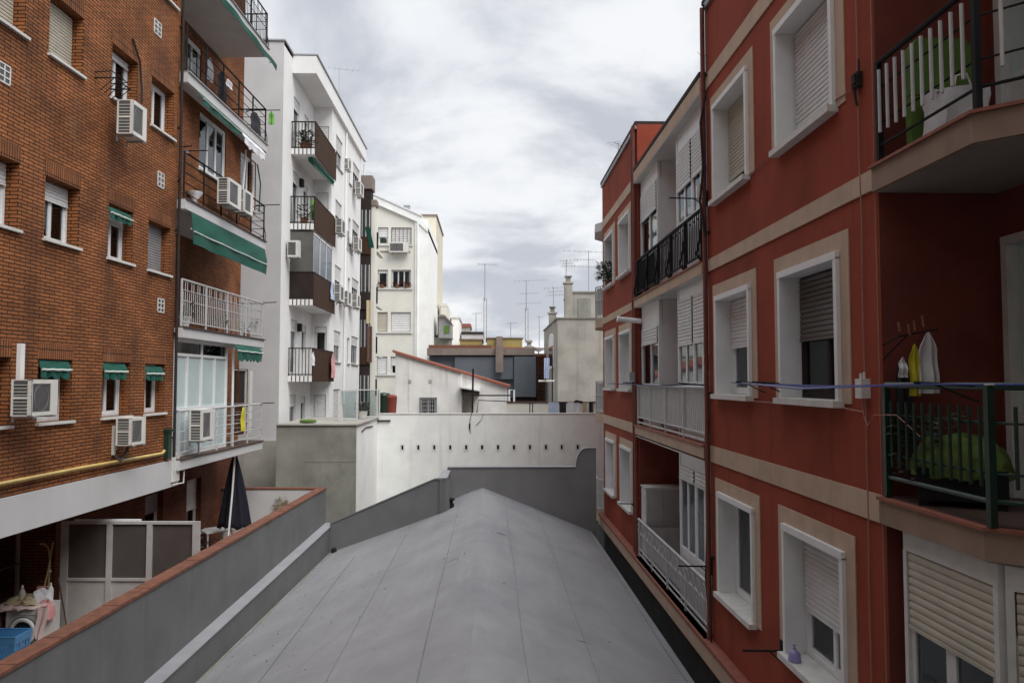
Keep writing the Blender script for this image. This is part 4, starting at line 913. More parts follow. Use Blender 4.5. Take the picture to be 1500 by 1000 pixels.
# clothes poles, laundry and small things on the balconies
def pole(i, u, n0, n1, label, z=1.02):
    t = thing('clothes_pole', label, 'clothes pole', tuple(F.P(u, n0, S[i] + z)), 'clothes poles on the left balconies'); m = MB(F); m.tube([(u, n0, S[i] + z), (u, n1, S[i] + z + .01)], .013, 5); m.build('bar', M['black'], t)
    m = MB(F); m.box(u - .02, u + .02, n0 - .02, n0 + .05, S[i] + z - .05, S[i] + z + .02); m.build('clamp', M['steel'], t)
pole(3, ub - .05, -.4, .55, 'dark clothes pole with a bright green cloth on the upper black balcony', .96)
pole(2, ub - .03, .14, .58, 'dark clothes pole at the far end of the brick balcony'); pole(2, ua + .06, .14, .62, 'dark clothes pole at the near end of the brick balcony')
pole(1, ub - .03, .14, .52, 'dark clothes pole at the far end above the scalloped green awning')
pole(0, ub - .03, .14, .50, 'clothes pole at the far end of the lowest white railing')
def hang(Fr, name, u, n, zt, w, h, mat, label, cat='laundry', group='laundry on the balconies', seed=0): return garment(Fr, name, u, n, zt, w, h, mat, label, cat, group, 1.1, seed, .015)
LN = Frame(L.P(ub - .05, 0, 0).x, L.P(ub - .05, 0, 0).y, TH); LN.u, LN.n = L.n.copy(), -L.u.copy()
hang(LN, 'hanging_cloth', .30, .0, S[3] + .95, .14, .40, 'c_lgreen', 'bright green cloth hanging from the pole of the upper black balcony')
hang(L, 'hanging_cloth', L.U(357, .17), .175, S[0] + .97, .30, .62, 'c_yellow', 'yellow cloth hanging over the lowest white railing')
hang(L, 'hanging_clothes', ua + 2.2, .06, S[3] + .86, .5, .75, 'c_navy', 'dark blue clothes hanging inside the upper black balcony', seed=2)
hang(L, 'hanging_clothes', ua + 1.5, .05, S[3] + .92, .3, .55, 'c_grey', 'grey clothes hanging inside the upper black balcony', seed=3)
hang(L, 'hanging_clothes', ua + 2.7, .06, S[3] + .88, .35, .25, 'c_white', 'white clothes hanging inside the upper black balcony', seed=5)
hang(L, 'hanging_clothes', ub - .9, .16, S[3] + .6, .8, .55, 'c_black', 'black bundle tied to the far end of the upper black balcony', seed=7)
c = F.P(L.U(283, .1), .05, S[2] + .003); t = thing('bowl_lamp', 'round white bowl lamp at the near end of the brick balcony', 'lamp', tuple(c))
m = MB(); m.lathe(c, [(.05, 0), (.06, .12), (.16, .26), (.17, .30), (.15, .30), (.05, .2)], 14); m.build('bowl', M['white'], t)
plant(tuple(F.P(ua + .6, -.05, S[1] + .003)), .16, .3, 60, 'leggy plant in a white tub on the white railed balcony', 'leaf_g', .13, .12, potmat='white')
plant(tuple(F.P(ua + 2.6, -.05, S[1] + .003)), .18, .25, 60, 'dark green plant beside the middle post of the white railed balcony', 'leaf', .1, .12)
plant(tuple(F.P(ub - .6, -.1, S[1] + .003)), .2, .28, 70, 'green plant at the far end of the white railed balcony', 'leaf', .1, .12)

# ------------------------------------------------------------------ terrace below: floor, wall with red coping, screen, laundry corner
uc = 22.77; nW = 1.74
struct(MB(F).box(-3, uc - .002, RB1 + .002, nW - .24, g0 - .2, g0).build('terrace_floor', M['floor_tile'], None))
zf, zn = L.Z(480, 712, nW), L.Z(0, 985, nW); slope = (zf - zn) / (uc - 8.45)
TW = thing('terrace_wall', 'grey terrace wall with terracotta coping beside the flat grey roof', 'wall', tuple(F.P(12, nW - .1, -ZC)))
zz0 = zf - slope * (uc + 3)
m = MB(F); m.prism([(-3, -ZC), (uc, -ZC), (uc, zf - .045), (-3, zz0 - .045)], nW - .2, nW); m.box(uc + .002, uc + .2, RB2 - .3, nW - .002, -ZC, zf - .046); m.build('wall', M['mgrey'], TW)
m = MB(F); k = 58; rnd = random.Random(4)
for i in range(k):
    a_ = -3 + (uc + 3.2) * i / k + .004; b_ = -3 + (uc + 3.2) * (i + 1) / k - .004; h = rnd.uniform(-.004, .004); e = rnd.uniform(-.006, .006)
    m.prism([(a_, zz0 + slope * (a_ + 3) - .043), (b_, zz0 + slope * (b_ + 3) - .043), (b_, zz0 + slope * (b_ + 3) + h), (a_, zz0 + slope * (a_ + 3) + h)], nW - .23, nW + .025 + e)
m.box(uc - .02, uc + .22, RB2 - .3, nW - .232, zf - .044, zf + .001); m.build('coping', M['terracotta'], TW)
MB(F).box(RB2 and uc - .006, uc - .001, RB2 + .1, nW - .24, g0, zf - .05).build('render_panel', M['wside'], TW)
# privacy screen
SF = Frame(0, 0, 0); SF.o = L.P(US, 0, 0); SF.u = L.n.copy(); SF.n = -L.u.copy()
PS = thing('privacy_screen', 'white framed screen with smoked panels across the terrace', 'screen', tuple(SF.P(0, 0, g0)))
def sx(x): return SF.U(x)
zt_ = SF.Z(200, 763); zm = SF.Z(200, 846)
m = MB(SF); xs = [97, 167, 225, 287]; right = sx(297); left = sx(97)
m.box(left, left + .13, -.03, .03, g0, zt_ - .05).box(right - .12, right, -.035, .035, g0, zt_ - .05).box(left, right, -.032, .032, zt_ - .05, zt_)
for x in (167, 225): u = sx(x); m.box(u - .05, u + .05, -.03, .03, g0, zt_ - .05)
m.box(left + .13, right - .12, -.028, .028, zm - .05, zm).box(left + .13, right - .12, -.028, .028, g0, g0 + .06); m.build('frame', M['screen_frame'], PS)
eds = [left + .13, sx(167) - .05, sx(167) + .05, sx(225) - .05, sx(225) + .05, right - .12]
for i in range(3):
    MB(SF).box(eds[2 * i], eds[2 * i + 1], -.01, -.004, zm, zt_ - .05).build('pane', M['screen_dark'], PS); MB(SF).box(eds[2 * i], eds[2 * i + 1], -.012, .0, g0 + .06, zm - .05).build('lower_panel', M['screen_frame'], PS)
MB(SF).box(sx(115), sx(210), -.06, .02, zt_ + .002, zt_ + .03).build('top_strip', M['frame'], PS)
# shelf posts in the dark corner
t = thing('shelf', 'dark shelf standing in the corner behind the washing machine', 'shelf', tuple(F.P(13.9, -2.1, g0)))
for u, n_ in ((13.0, -2.25), (14.55, -2.25), (13.0, -1.75), (14.55, -1.75)): MB(F).box(u - .025, u + .025, n_ - .025, n_ + .025, g0, -2.5).build('post', M['grey_stone'], t)
for z in (-3.9, -3.3, -2.7): MB(F).box(12.97, 14.6, -2.28, -1.72, z, z + .03).build('board', M['wood_d'], t)
# washing machine
wm = thing('washing_machine', 'white washing machine under a heap of clothes', 'washing machine', tuple(F.P(14.0, -1.3, g0)))
WX = Frame(0, 0, 0); o_ = L.P(13.72, -1.09, 0); WX.o = o_; WX.u = L.n.copy(); WX.n = -L.u.copy()
m = MB(WX); m.box(-.30, .30, -.55, 0, g0 + .02, g0 + .85); m.build('body', M['frame_old'], wm)
m = MB(WX); cz = g0 + .47
ring = lambda r, n_: [(r * math.cos(a), n_, cz + r * math.sin(a)) for a in [x * math.pi / 14 for x in range(29)]]
m.tube(ring(.20, .015), .035, 8, False); dr = m.build('door', M['white'], wm)
m = MB(WX); p_ = ring(.17, .012)[:-1]; m.face(*p_); m.build('door_glass', M['dark_pane'], dr)
MB(WX).tube(ring(.245, .006), .008, 6, False).build('seal_ring', M['ac_dark'], wm)
m = MB(WX); m.box(-.29, .29, .001, .012, g0 + .75, g0 + .84); m.build('control_panel', M['ac'], wm)
m = MB(WX)
for i in range(3): m.box(.301, .306, -.42, -.08, g0 + .12 + i * .08, g0 + .15 + i * .08)
m.build('vent_slots', M['ac_dark'], wm)
def drape(Fr, name, u0, u1, n0, n1, z, mat, label, dropf=0, seed=0, amp=.03, over_u=0):
    def fn(a, b):
        u = u0 + (u1 - u0) * a; n_ = n0 + (n1 - n0) * b; h = amp * (math.sin(a * 9 + seed) * math.cos(b * 7 + seed * 2) + math.sin(a * 17 + b * 13 + seed) * .5) + amp * 1.3
        e = 0
        if dropf and b > .75: e = (b - .75) * 4 * dropf; n_ = n0 + (n1 - n0) * .78 + .02
        if over_u and a > .6: e = (a - .6) * 2.5 * over_u; u = min(u, u0 + (u1 - u0) * .64)
        return (u, n_, z + h - e)
    o = MB(Fr).sheet(fn, 22, 22, .008).build(name, M[mat], None); return tag(o, label, 'clothes', 'clothes on the washing machine')
zt2 = g0 + .855
def heap(name, u, n_, z, ru, rn, h, mat, label, seed, drop=0):
    rnd = random.Random(seed); ph = [rnd.uniform(0, 6.28) for _ in range(8)]; vs = []; fs = []; A, B = 40, 12
    for j in range(B + 1):
        t = j / B
        for i in range(A):
            a = 2 * math.pi * i / A; rr = math.sin(t * math.pi / 2) ** .8 * (1 + .16 * math.sin(3 * a + ph[0]) + .09 * math.sin(5 * a + ph[1] + t * 3) + .05 * math.sin(11 * a + ph[2]))
            zz = h * (1 - t ** 2.2) * (1 + .22 * math.sin(2 * a + ph[3]) + .12 * math.sin(7 * a + ph[4] + 5 * t)) + .012 * math.sin(9 * a + 14 * t + ph[5]) - drop * max(0, t - .72) * 3.4 * (.5 + .5 * math.sin(a + ph[6]))
            vs.append((u + ru * rr * math.cos(a), n_ + rn * rr * math.sin(a), z + zz + .004))
    for j in range(B):
        for i in range(A): fs.append((j * A + i, j * A + (i + 1) % A, (j + 1) * A + (i + 1) % A, (j + 1) * A + i))
    o = MB(WX).mesh(vs, fs).build(name, M[mat], None); return tag(o, label, 'clothes', 'clothes on the washing machine')
heap('folded_cloth', -.10, -.22, zt2, .42, .36, .05, 'c_pinkw', 'pale pink cloth spread over the washing machine top', 1, .06)
heap('folded_cloth', -.08, -.20, zt2 + .045, .27, .22, .11, 'c_beige', 'beige cloth heaped on top of the washing machine', 2)
heap('crumpled_cloth', .16, -.24, zt2 + .05, .17, .15, .17, 'c_white', 'crumpled white cloth heaped beside the beige cloth', 3)
heap('crumpled_cloth', .31, -.13, zt2 - .20, .13, .14, .24, 'c_pink', 'crumpled pink cloth bulging over the washing machine edge', 6)
tag(MB(WX).sheet(lambda a, b: (.24 + .19 * a * (1 - .55 * b) + .012 * math.sin(b * 6), .035 + .02 * math.sin(a * 9 + b * 3) * (.3 + b) - .02 * a, zt2 + .02 - .52 * b - .06 * a * b), 12, 14, .008).build('hanging_cloth', M['c_pinkw'], None), 'pink and white cloth hanging down the corner of the washing machine', 'clothes', 'clothes on the washing machine')
def bottle(c, s, mat, label, name='detergent_bottle'):
    t = thing(name, label, 'bottle', tuple(c)); m = MB(); c = Vector(c)
    m.lathe(c, [(.045 * s, 0), (.05 * s, .01), (.05 * s, .15 * s), (.035 * s, .2 * s), (.018 * s, .22 * s)], 12); m.build('body', M[mat], t)
    m = MB(); m.lathe(c + Vector((0, 0, .22 * s)), [(.018 * s, 0), (.022 * s, .005), (.02 * s, .05 * s), (.008 * s, .06 * s)], 10); m.build('cap', M['white'], t)
bottle(WX.P(-.16, -.2, zt2 + .06), 1.0, 'frame_old', 'tall pale bottle at the back of the washing machine')
bottle(WX.P(.20, -.42, zt2 + .06), .95, 'white', 'white spray bottle beside the heap of clothes')
bottle(WX.P(-.62, -.1, g0 + .82), 1.6, 'c_lgreen', 'pale green bottle left of the washing machine')
t = thing('side_table', 'low dark table left of the washing machine', 'table', tuple(WX.P(-.62, -.15, g0)))
m = MB(WX); m.box(-.9, -.36, -.45, .05, g0 + .78, g0 + .815); m.build('top', M['wood_d'], t)
for u, n_ in ((-.87, -.4), (-.39, -.4), (-.87, .02), (-.39, .02)): MB(WX).box(u - .02, u + .02, n_ - .02, n_ + .02, g0, g0 + .78).build('leg', M['wood_d'], t)
# blue laundry basket with open slots
bx = thing('laundry_basket', 'blue plastic laundry basket in front of the washing machine', 'basket', tuple(WX.P(-.30, .42, g0)))
m = MB(WX); c0 = (.06, .55)
def wallgrid(pa, pb, h, ins, k, rows):
    pa, pb = Vector(pa), Vector(pb); cc = Vector(c0)
    def pt(t, z): p = pa.lerp(pb, t); p = cc + (p - cc) * (.80 + .20 * z / h); return (p.x, p.y, g0 + .004 + z)
    def quad(t0, t1, za, zb): m.face(pt(t0, za), pt(t1, za), pt(t1, zb), pt(t0, zb))
    quad(0, 1, 0, h * .14); quad(0, 1, h * .80, h)
    for i in range(k + 1): t = i / k; quad(max(0, t - .28 / k * (1.9 if i in (0, k) else 1)), min(1, t + .28 / k * (1.9 if i in (0, k) else 1)), h * .14, h * .80)
    for r_ in range(1, rows): z = h * (.14 + .66 * r_ / rows); quad(0, 1, z - .008, z + .008)
hB = .62; q = [(c0[0] - .30, c0[1] + .22), (c0[0] + .30, c0[1] + .22), (c0[0] + .30, c0[1] - .22), (c0[0] - .30, c0[1] - .22)]
for i in range(4): wallgrid(q[i], q[(i + 1) % 4], hB, .1, 7 if i % 2 == 0 else 5, 4)
m.face(*[(c0[0] + (x - c0[0]) * .8, c0[1] + (y - c0[1]) * .8, g0 + .006) for x, y in q])
o = m.build('body', M['blue_plastic'], bx, smooth=False); o.modifiers.new('thick', 'SOLIDIFY').thickness = .006
m = MB(WX); m.tube([(x, y, g0 + hB) for x, y in q] + [(q[0][0], q[0][1], g0 + hB)], .014, 6); m.build('rim', M['blue_plastic'], bx)
c = SF.P(sx(113), .45, g0); t = thing('bucket', 'dark blue bucket at the foot of the white screen', 'bucket', tuple(c))
m = MB(); m.lathe(c, [(.11, 0), (.15, .29), (.165, .30), (.165, .315), (.145, .31), (.105, .02)], 18); m.build('body', M['skyblue'], t)
m = MB(); m.tube([c + Vector((.16 * math.cos(a), .05 + .10 * math.sin(a), .31 + .0 * a)) for a in [x * math.pi / 8 for x in range(9)]], .006, 4); m.build('handle', M['steel'], t)
def stick(name, p0, p1, label, mat, head=None, r=.014):
    t = thing(name, label, name.replace('_', ' '), tuple(p0)); m = MB(); a, b = Vector(p0), Vector(p1); m.tube([a, a.lerp(b, .5) + Vector((.01, 0, 0)), b], r, 6); m.build('handle', M[mat], t)
    if head:
        d = (b - a).normalized(); e = d.orthogonal().normalized(); m = MB(); w_, h_, mm = head
        m.box(a.x - w_ / 2, a.x + w_ / 2, a.y - .03, a.y + .03, a.z - .0, a.z + h_); m.build('head', M[mm], t)
stick('mop', WX.P(.02, -.50, zt2 + .14), WX.P(.10, -.62, zt2 + .14 + .85), 'mop with a pink head resting upside on the washing machine', 'bamboo', (.2, .1, 'c_pink'))
a = SF.P(sx(94), .30, g0); t = thing('bamboo_pole', 'tall pale pole with a bent top beside the washing machine', 'pole', tuple(a))
MB().tube([a, a + Vector((-.01, .01, .9)), a + Vector((.01, .0, 1.55)), a + Vector((-.02, 0, 1.72)), a + Vector((-.10, 0, 1.80)), a + Vector((-.17, 0, 1.80))], .019, 7).build('shaft', M['bamboo'], t); MB().box(a.x - .025, a.x + .03, a.y - .025, a.y + .025, a.z + 1.3, a.z + 1.34).build('clip', M['frame_old'], t)
stick('broom', SF.P(sx(124), .25, g0), SF.P(sx(96), .06, -3.55), 'dark handled broom leaning against the white screen', 'wood_d', (.28, .08, 'c_grey'))
# folded parasol, table and chair
c = L.P(20.9, .30, g0); c.x = (346 - 717) / 1150 * c.y; pr = thing('parasol', 'closed navy parasol with a white pole on the terrace', 'parasol', tuple(c)); c = Vector(c)
m = MB(); m.lathe(c, [(.24, 0), (.24, .05), (.05, .08), (.03, .25)], 16); m.build('base', M['grey_stone'], pr)
m = MB(); m.tube([c + Vector((0, 0, .1)), c + Vector((.0, 0, 1.5)), c + Vector((.10, -.02, 2.90))], .028, 8); m.build('pole', M['white'], pr)
def fold(k, n_=28):
    vs = []; rows = 16
    for j in range(rows + 1):
        t = j / rows; z = 2.80 - 1.90 * t
        for i in range(n_):
            a = 2 * math.pi * i / n_; r = (.03 + .36 * t ** .85) * (1 + .22 * math.sin(a * 7 + t * 1.2) + .06 * math.sin(a * 3)); vs.append(c + Vector((.07 - .02 * t + r * math.cos(a), r * .8 * math.sin(a) + .12 * t, z + .05 * math.sin(a * 7) * t)))
    return vs, [(j * n_ + i, j * n_ + (i + 1) % n_, (j + 1) * n_ + (i + 1) % n_, (j + 1) * n_ + i) for j in range(rows) for i in range(n_)]
m = MB(); vs, fs = fold(0); m.mesh(vs, fs); o = m.build('canopy', M['c_navy'], pr); o.modifiers.new('thick', 'SOLIDIFY').thickness = .008
m = MB()
for a in (0.6, 1.9, 3.2, 4.4, 5.5): m.tube([c + Vector((.05 + .16 * math.cos(a), .16 * math.sin(a), 1.0)), c + Vector((.03 + .30 * math.cos(a), .27 * math.sin(a) + .1, .92))], .014, 5)
m.build('rib_tip', M['white'], pr)
m = MB(); m.tube([c + Vector((.06, -.36, .75)), c + Vector((.10, -.24, 1.8)), c + Vector((.10, -.05, 2.90))], .026, 6); m.build('strut', M['white'], pr)
c = L.P(21.5, -.85, g0); t = thing('table', 'white square table beside the closed parasol', 'table', tuple(c)); TF = Frame(0, 0, 0); TF.o = Vector((c.x, c.y, 0)); TF.u = Vector((.8, .6, 0)); TF.n = Vector((.6, -.8, 0))
MB(TF).box(-.36, .36, -.36, .36, g0 + .70, g0 + .735).build('top', M['white'], t)
for u, n_ in ((-.31, -.31), (.31, -.31), (-.31, .31), (.31, .31)): MB(TF).box(u - .02, u + .02, n_ - .02, n_ + .02, g0, g0 + .70).build('leg', M['wmetal'], t)
c = L.P(18.9, .16, g0); t = thing('chair', 'black scrolled iron chair behind the white screen', 'chair', tuple(c)); TF = Frame(0, 0, 0); TF.o = Vector((c.x, c.y, 0)); TF.u = Vector((.95, .3, 0)); TF.n = Vector((.3, -.95, 0))
MB(TF).box(-.22, .22, -.22, .22, g0 + .43, g0 + .46).build('seat', M['black'], t)
for u, n_ in ((-.2, -.2), (.2, -.2), (-.2, .2), (.2, .2)): MB(TF).tube([(u, n_, g0), (u, n_, g0 + .43)], .014, 6).build('leg', M['black'], t)
m = MB(TF); m.tube([(-.22, .2, g0 + .45), (-.25, .24, g0 + .95), (0, .25, g0 + 1.05), (.25, .24, g0 + .95), (.22, .2, g0 + .45)], .016, 6)
for q in range(4):
    for sg in (-1, 1): m.tube([(sg * (.05 + .045 * q), .22, g0 + .5), (sg * (.16 - .02 * q), .235, g0 + .66 + .02 * q), (sg * .03, .24, g0 + .8 + .03 * q), (sg * (.12 + .02 * q), .24, g0 + .95)], .011, 5)
m.build('backrest', M['black'], t)
for x, y, k, lab in ((306, 790, 0, 'grey planter beside the table'), ):
    plant(tuple(L.P(19.6, -.75, g0)), .22, .5, 70, 'small plant in a pale pot beside the white table', 'leaf_g', .2, .12, potmat='stone')
c = L.P(uc - .03, .55, zf - .75); m = MB(); 
t = thing('dried_wreath', 'round dried wreath hanging on the pale terrace end wall', 'wreath', tuple(c))
for i in range(420):
    a = random.uniform(0, 6.283); r = random.uniform(.08, .27); p = L.P(uc - .03 - random.random() * .06, .55 + r * math.cos(a), zf - .6 + r * math.sin(a) * 1.3); e = Vector((random.uniform(-1, 1), random.uniform(-.3, .3), random.uniform(-1, 1))) * .06
    m.mesh([p, p + e + Vector((0, -.01, .012)), p + e * 1.6, p + e - Vector((0, .0, .012))], [(0, 1, 2, 3)])
m.build('twigs', M['bamboo'], t, smooth=False)
# ================================================================== ground and the flat grey roof in the courtyard
struct(MB().box(-400, 400, -60, 900, -ZC - .5, -ZC).build('ground', M['ground'], None, smooth=False))
WH = thing('low_building', 'low courtyard building with ridged grey membrane roof and dark parapets', 'building', (-.5, 12, -ZC))
XR, ZR, SL, SR = -.2, -3.0, .42, .406; YE = 22.5; XE = 2.915
def zl(x): return ZR - SL * (XR - x) if x < XR else ZR - SR * (x - XR)
def xl(y): return -5.359 + .0403 * y
m = MB(); n_ = 44
def roofpt(a, b):
    y = .3 + (YE + .15 - .3) * b; x0 = xl(y) - .02
    if y > 20.7: x0 = max(x0, -1.12 - 1.985 * (y - 20.7) * 1.0 - .05) if y < 22.4 else x0
    x = x0 + (XR - x0) * a
    return x, y
for sgn in (0, 1):
    vs = []; nu, nv = 18, 60
    for i in range(nu + 1):
        for j in range(nv + 1):
            y = .3 + (YE + .15 - .3) * j / nv
            x = (xl(y) - .02) + (XR - xl(y) + .02) * i / nu if sgn == 0 else XR + (XE - XR) * i / nu
            z = zl(x) - .035 * math.exp(-((x - XR) / .16) ** 2) + .005 * math.sin(x * 3.1 + y * .7) * math.sin(y * .9 + x) * (1 if .05 < i / nu < .95 else 0)
            vs.append((x, y, z))
    m.mesh(vs, [(i * (nv + 1) + j, (i + 1) * (nv + 1) + j, (i + 1) * (nv + 1) + j + 1, i * (nv + 1) + j + 1) for i in range(nu) for j in range(nv)])
m.build('roof', M['roof'], WH)
# lapped edges of the membrane sheets
def rp(x): return zl(x) - .035 * math.exp(-((x - XR) / .16) ** 2)
seam_px = [((743, 760), (775, 995)), ((793, 766), (878, 995)), ((842, 762), (985, 965)), ((658, 789), (611, 995)), ((584, 819), (493, 971)), ((493, 807), (405, 965)), ((720, 780), (722, 990))]
M['lichen0'] = plain('grit', (.13, .12, .10), .95, .4, 20)
M['seam'] = plain('membrane_seam', (.225, .225, .237), .7, .2, 4)
for (x1, y1), (x2, y2) in seam_px[:6]:
    k = (x2 - 717) / (y2 - 558); X = None                        # X = -k*z with z on the slope
    X = -k * (ZR + SR * XR) / (1 - k * SR) if k > -.06 else -k * (ZR - SL * XR) / (1 + k * SL)
    w0 = .006; pts = []
    yy = [.4 + i * (YE - .5) / 40 for i in range(41)]; vs = []
    for y in yy:
        x = X + .006 * math.sin(y * .8 + k * 20) + .003 * math.sin(y * 2.3)
        if y > 20.0 and x < -1.0: continue
        vs += [(x - w0, y, rp(x - w0) + .003), (x - w0, y, rp(x - w0) + .0095), (x + w0, y, rp(x + w0) + .0095), (x + w0, y, rp(x + w0) + .003)]
    q = len(vs) // 4; m = MB(); m.mesh(vs, [(i * 4 + a, i * 4 + (a + 1) % 4, i * 4 + 4 + (a + 1) % 4, i * 4 + 4 + a) for i in range(q - 1) for a in range(4)] + [(0, 1, 2, 3)]); m.build('roof_seam', M['seam'], WH)
m = MB()                                                          # wrinkles
for x, y in ((-1.0, 15.6), (-.75, 14.2), (-1.7, 12.3), (1.2, 11.0), (.15, 16.5)):
    m.tube([(x, y, rp(x) - .004), (x + .1, y + .05, rp(x + .1) + .004), (x + .22, y + .12, rp(x + .22) - .006)], .014, 5)
m.build('wrinkle', M['roof'], WH)
m = MB(); m.mesh([(XR + dx, y, rp(XR + dx) + h) for y in (.4, YE) for dx, h in ((-.16, .004), (-.05, .014), (0, .016), (.05, .014), (.16, .004))], [(i, i + 1, i + 6, i + 5) for i in range(4)]); m.build('ridge_strip', M['lgrey_r'] if 'lgrey_r' in M else M['roof'], WH)
MB().box(XE - .25, XE - .003, .3, YE, -ZC, zl(XE) - .03).build('side_wall', M['mgrey'], WH)
MB().box(XE + .002, 3.265, .3, YE, -ZC, zl(XE) - 1.0).build('shade_gutter', M['shadow_gap'], WH)
m = MB(); rnd = random.Random(8)                                  # grit, bits of leaf and mortar blown onto the roof
for i in range(260):
    y = rnd.uniform(6.5, 22); x = rnd.uniform(xl(y) + .1, XE - .05)
    if y > 20 and x < -1: continue
    q_ = rnd.random(); x = xl(y) + .06 + q_ ** 3 * 3.0 if i % 2 else x; s_ = rnd.uniform(.006, .018); z_ = rp(x) + .004
    m.mesh([(x - s_, y, z_), (x, y + s_, z_), (x + s_, y, z_), (x, y - s_, z_), (x, y, z_ + s_ * .8)], [(0, 1, 4), (1, 2, 4), (2, 3, 4), (3, 0, 4)])
o = m.build('roof_grit', M['lichen0'], WH, smooth=False); o['kind'] = 'stuff'
# far parapet with a raised rounded shoulder
PF = front(YE)
def pX(x): return PF.U(x)
def pZ(x, y): return PF.Z(x, y)
zt = pZ(657, 685); z2 = pZ(860, 657); xa, xb, xc = pX(656), pX(843), pX(858)
top = [(xa, zt), (xb, zt)] + [(xc - (xc - xb) * math.cos(t), zt + (z2 - zt) * math.sin(t)) for t in [i * math.pi / 16 for i in range(1, 9)]] + [(3.05, z2)]
m = MB(PF); m.prism([(xa, -ZC)] + top + [(3.05, -ZC)], -.18, 0); m.build('parapet', M['dgrey'], WH)
m = MB(PF); cpv = top; k = len(cpv)
vs = [(u, n, z + h) for u, z in cpv for n, h in ((-.21, .003), (-.21, .03), (.03, .03), (.03, .003))]
m.mesh(vs, [(i * 4 + a, i * 4 + (a + 1) % 4, i * 4 + 4 + (a + 1) % 4, i * 4 + 4 + a) for i in range(k - 1) for a in range(4)]); m.build('coping', M['lgrey'], WH)
# skew parapet on the left and its short return
pa = Vector((-1.12, 20.7, 0)); pb = Vector((-4.46, 22.36, 0)); d = (pa - pb); ln = d.length; d.normalize()
SK = Frame(0, 0, 0); SK.o = pb; SK.u = d; SK.n = Vector((d.y, -d.x, 0))
if SK.n.y > 0: SK.n = -SK.n
za, zb = -2.53, -4.0
m = MB(SK); m.prism([(0, -ZC), (ln, -ZC), (ln, za - .02), (ln - .35, za - .05), (0, zb)], -.18, 0); m.build('parapet', M['dgrey'], WH)
m = MB(SK); vs = [(u, n, z + h) for u, z in ((0, zb), (ln - .35, za - .05), (ln, za - .02)) for n, h in ((-.21, .003), (-.21, .03), (.025, .03), (.025, .003))]
m.mesh(vs, [(i * 4 + a, i * 4 + (a + 1) % 4, i * 4 + 4 + (a + 1) % 4, i * 4 + 4 + a) for i in range(2) for a in range(4)]); m.build('coping', M['lgrey'], WH)
m = MB(); m.box(-1.30, -1.122, 20.72, YE + .17, -ZC, za - .03); m.build('parapet', M['mgrey'], WH)
MB().box(-1.33, -1.10, 20.73, YE + .16, za - .028, za + .005).build('coping', M['lgrey'], WH)
m = MB(); m.lathe((-1.02, 20.95, zl(-1.02)), [(.09, -.02), (.09, .12), (.06, .14), (.06, .2), (.11, .21), (.11, .25), (.02, .28)], 12); m.build('roof_drain', M['black'], WH)
m = MB(); m.lathe((-4.28, 22.05, zl(-4.28)), [(.08, -.05), (.08, .06), (.05, .12), (.01, .13)], 10); m.build('roof_drain', M['black'], WH)
# low wall with a pale ledge along the terrace wall
nL = 1.99; u1, z1 = L.px(489, 766, nL); u2, z2 = L.px(235, 1000, nL); sl = (z1 - z2) / (u1 - u2); u0 = -3; z0 = z1 - sl * (u1 - u0)
m = MB(L); m.prism([(u0, -ZC), (u1, -ZC), (u1, z1 - .012), (u0, z0 - .012)], nW + .003, nL); m.build('parapet', M['mgrey'], WH)
m = MB(L); m.prism([(u0, z0 - .01), (u1 + .03, z1 - .01), (u1 + .03, z1 + .012), (u0, z0 + .012)], nW + .003, nL + .02); m.build('ledge', M['lgrey'], WH)
# lichen line in the gutter between roof and wall
M['lichen'] = plain('lichen_dirt', (.24, .23, .17), .95, .3, 14, .3, 40, stain=.5)
vs = []; k = 90
for i in range(k + 1):
    y = 6 + (22.1 - 6) * i / k; x = xl(y) + .10 + .03 * math.sin(y * 2.1) + random.uniform(-.02, .02); w_ = .03 * (.5 + random.random()) * (1 if y > 13 else .6)
    vs += [(x - w_, y, zl(x - w_) + .006), (x, y, zl(x) + .02), (x + w_, y, zl(x + w_) + .006)]
m = MB(); m.mesh(vs, [(i * 3 + a, i * 3 + a + 1, i * 3 + 4 + a, i * 3 + 3 + a) for i in range(k) for a in (0, 1)]); m.build('lichen_strip', M['lichen'], WH)

# ================================================================== white boundary wall and the terrace behind it
YB = 29.6; BF = front(YB)
bw_ = thing('boundary_wall', 'long white boundary wall with a row of small vent slots', 'wall', (0, YB, -ZC))
zt = BF.Z(715, 606.5); xL, xR = BF.U(552), 6.0
m = MB(BF); ops = []
for i in range(12):
    x = BF.U(590 + i * (846 - 590) / 11); z = BF.Z(715, 655); ops.append((x - .042, x + .042, z - .085, z + .085))
wallsheet(m, xL, xR, -ZC, zt, ops, .12); m.box(xL, xR, -.25, -.13, -ZC, zt); m.face((xL, 0, zt), (xR, 0, zt), (xR, -.13, zt), (xL, -.13, zt)); m.build('wall', M['wwall'], bw_)
MB(BF).box(xL, xR, -.27, .02, zt + .002, zt + .04).build('coping', M['stone'], bw_)
for a, b, c, d in ops:
    m = MB(BF); m.box(a - .05, a, .002, .012, c - .05, d + .05).box(b, b + .05, .002, .012, c - .05, d + .05).box(a, b, .002, .012, d, d + .05).box(a, b, .002, .012, c - .05, c); o = m.build('vent', M['white'], bw_)
    MB(BF).box(a, b, -.11, -.10, c, d).build('vent_hole', M['dark_pane'], o)
def wire(fr, pts, r, mat, par, name='cable', off=.02): return MB(fr).tube([(fr.px(x, y, off)[0], off, fr.px(x, y, off)[1]) for x, y in pts], r, 5).build(name, M[mat], par)
wire(BF, [(691, 604), (688, 618), (689, 634)], .012, 'black', bw_); wire(BF, [(688, 620), (688, 628)], .03, 'black', bw_); wire(BF, [(708, 607), (704, 616), (697, 623)], .008, 'pipe', bw_); wire(BF, [(553, 616), (572, 616)], .03, 'black', bw_, off=.05)
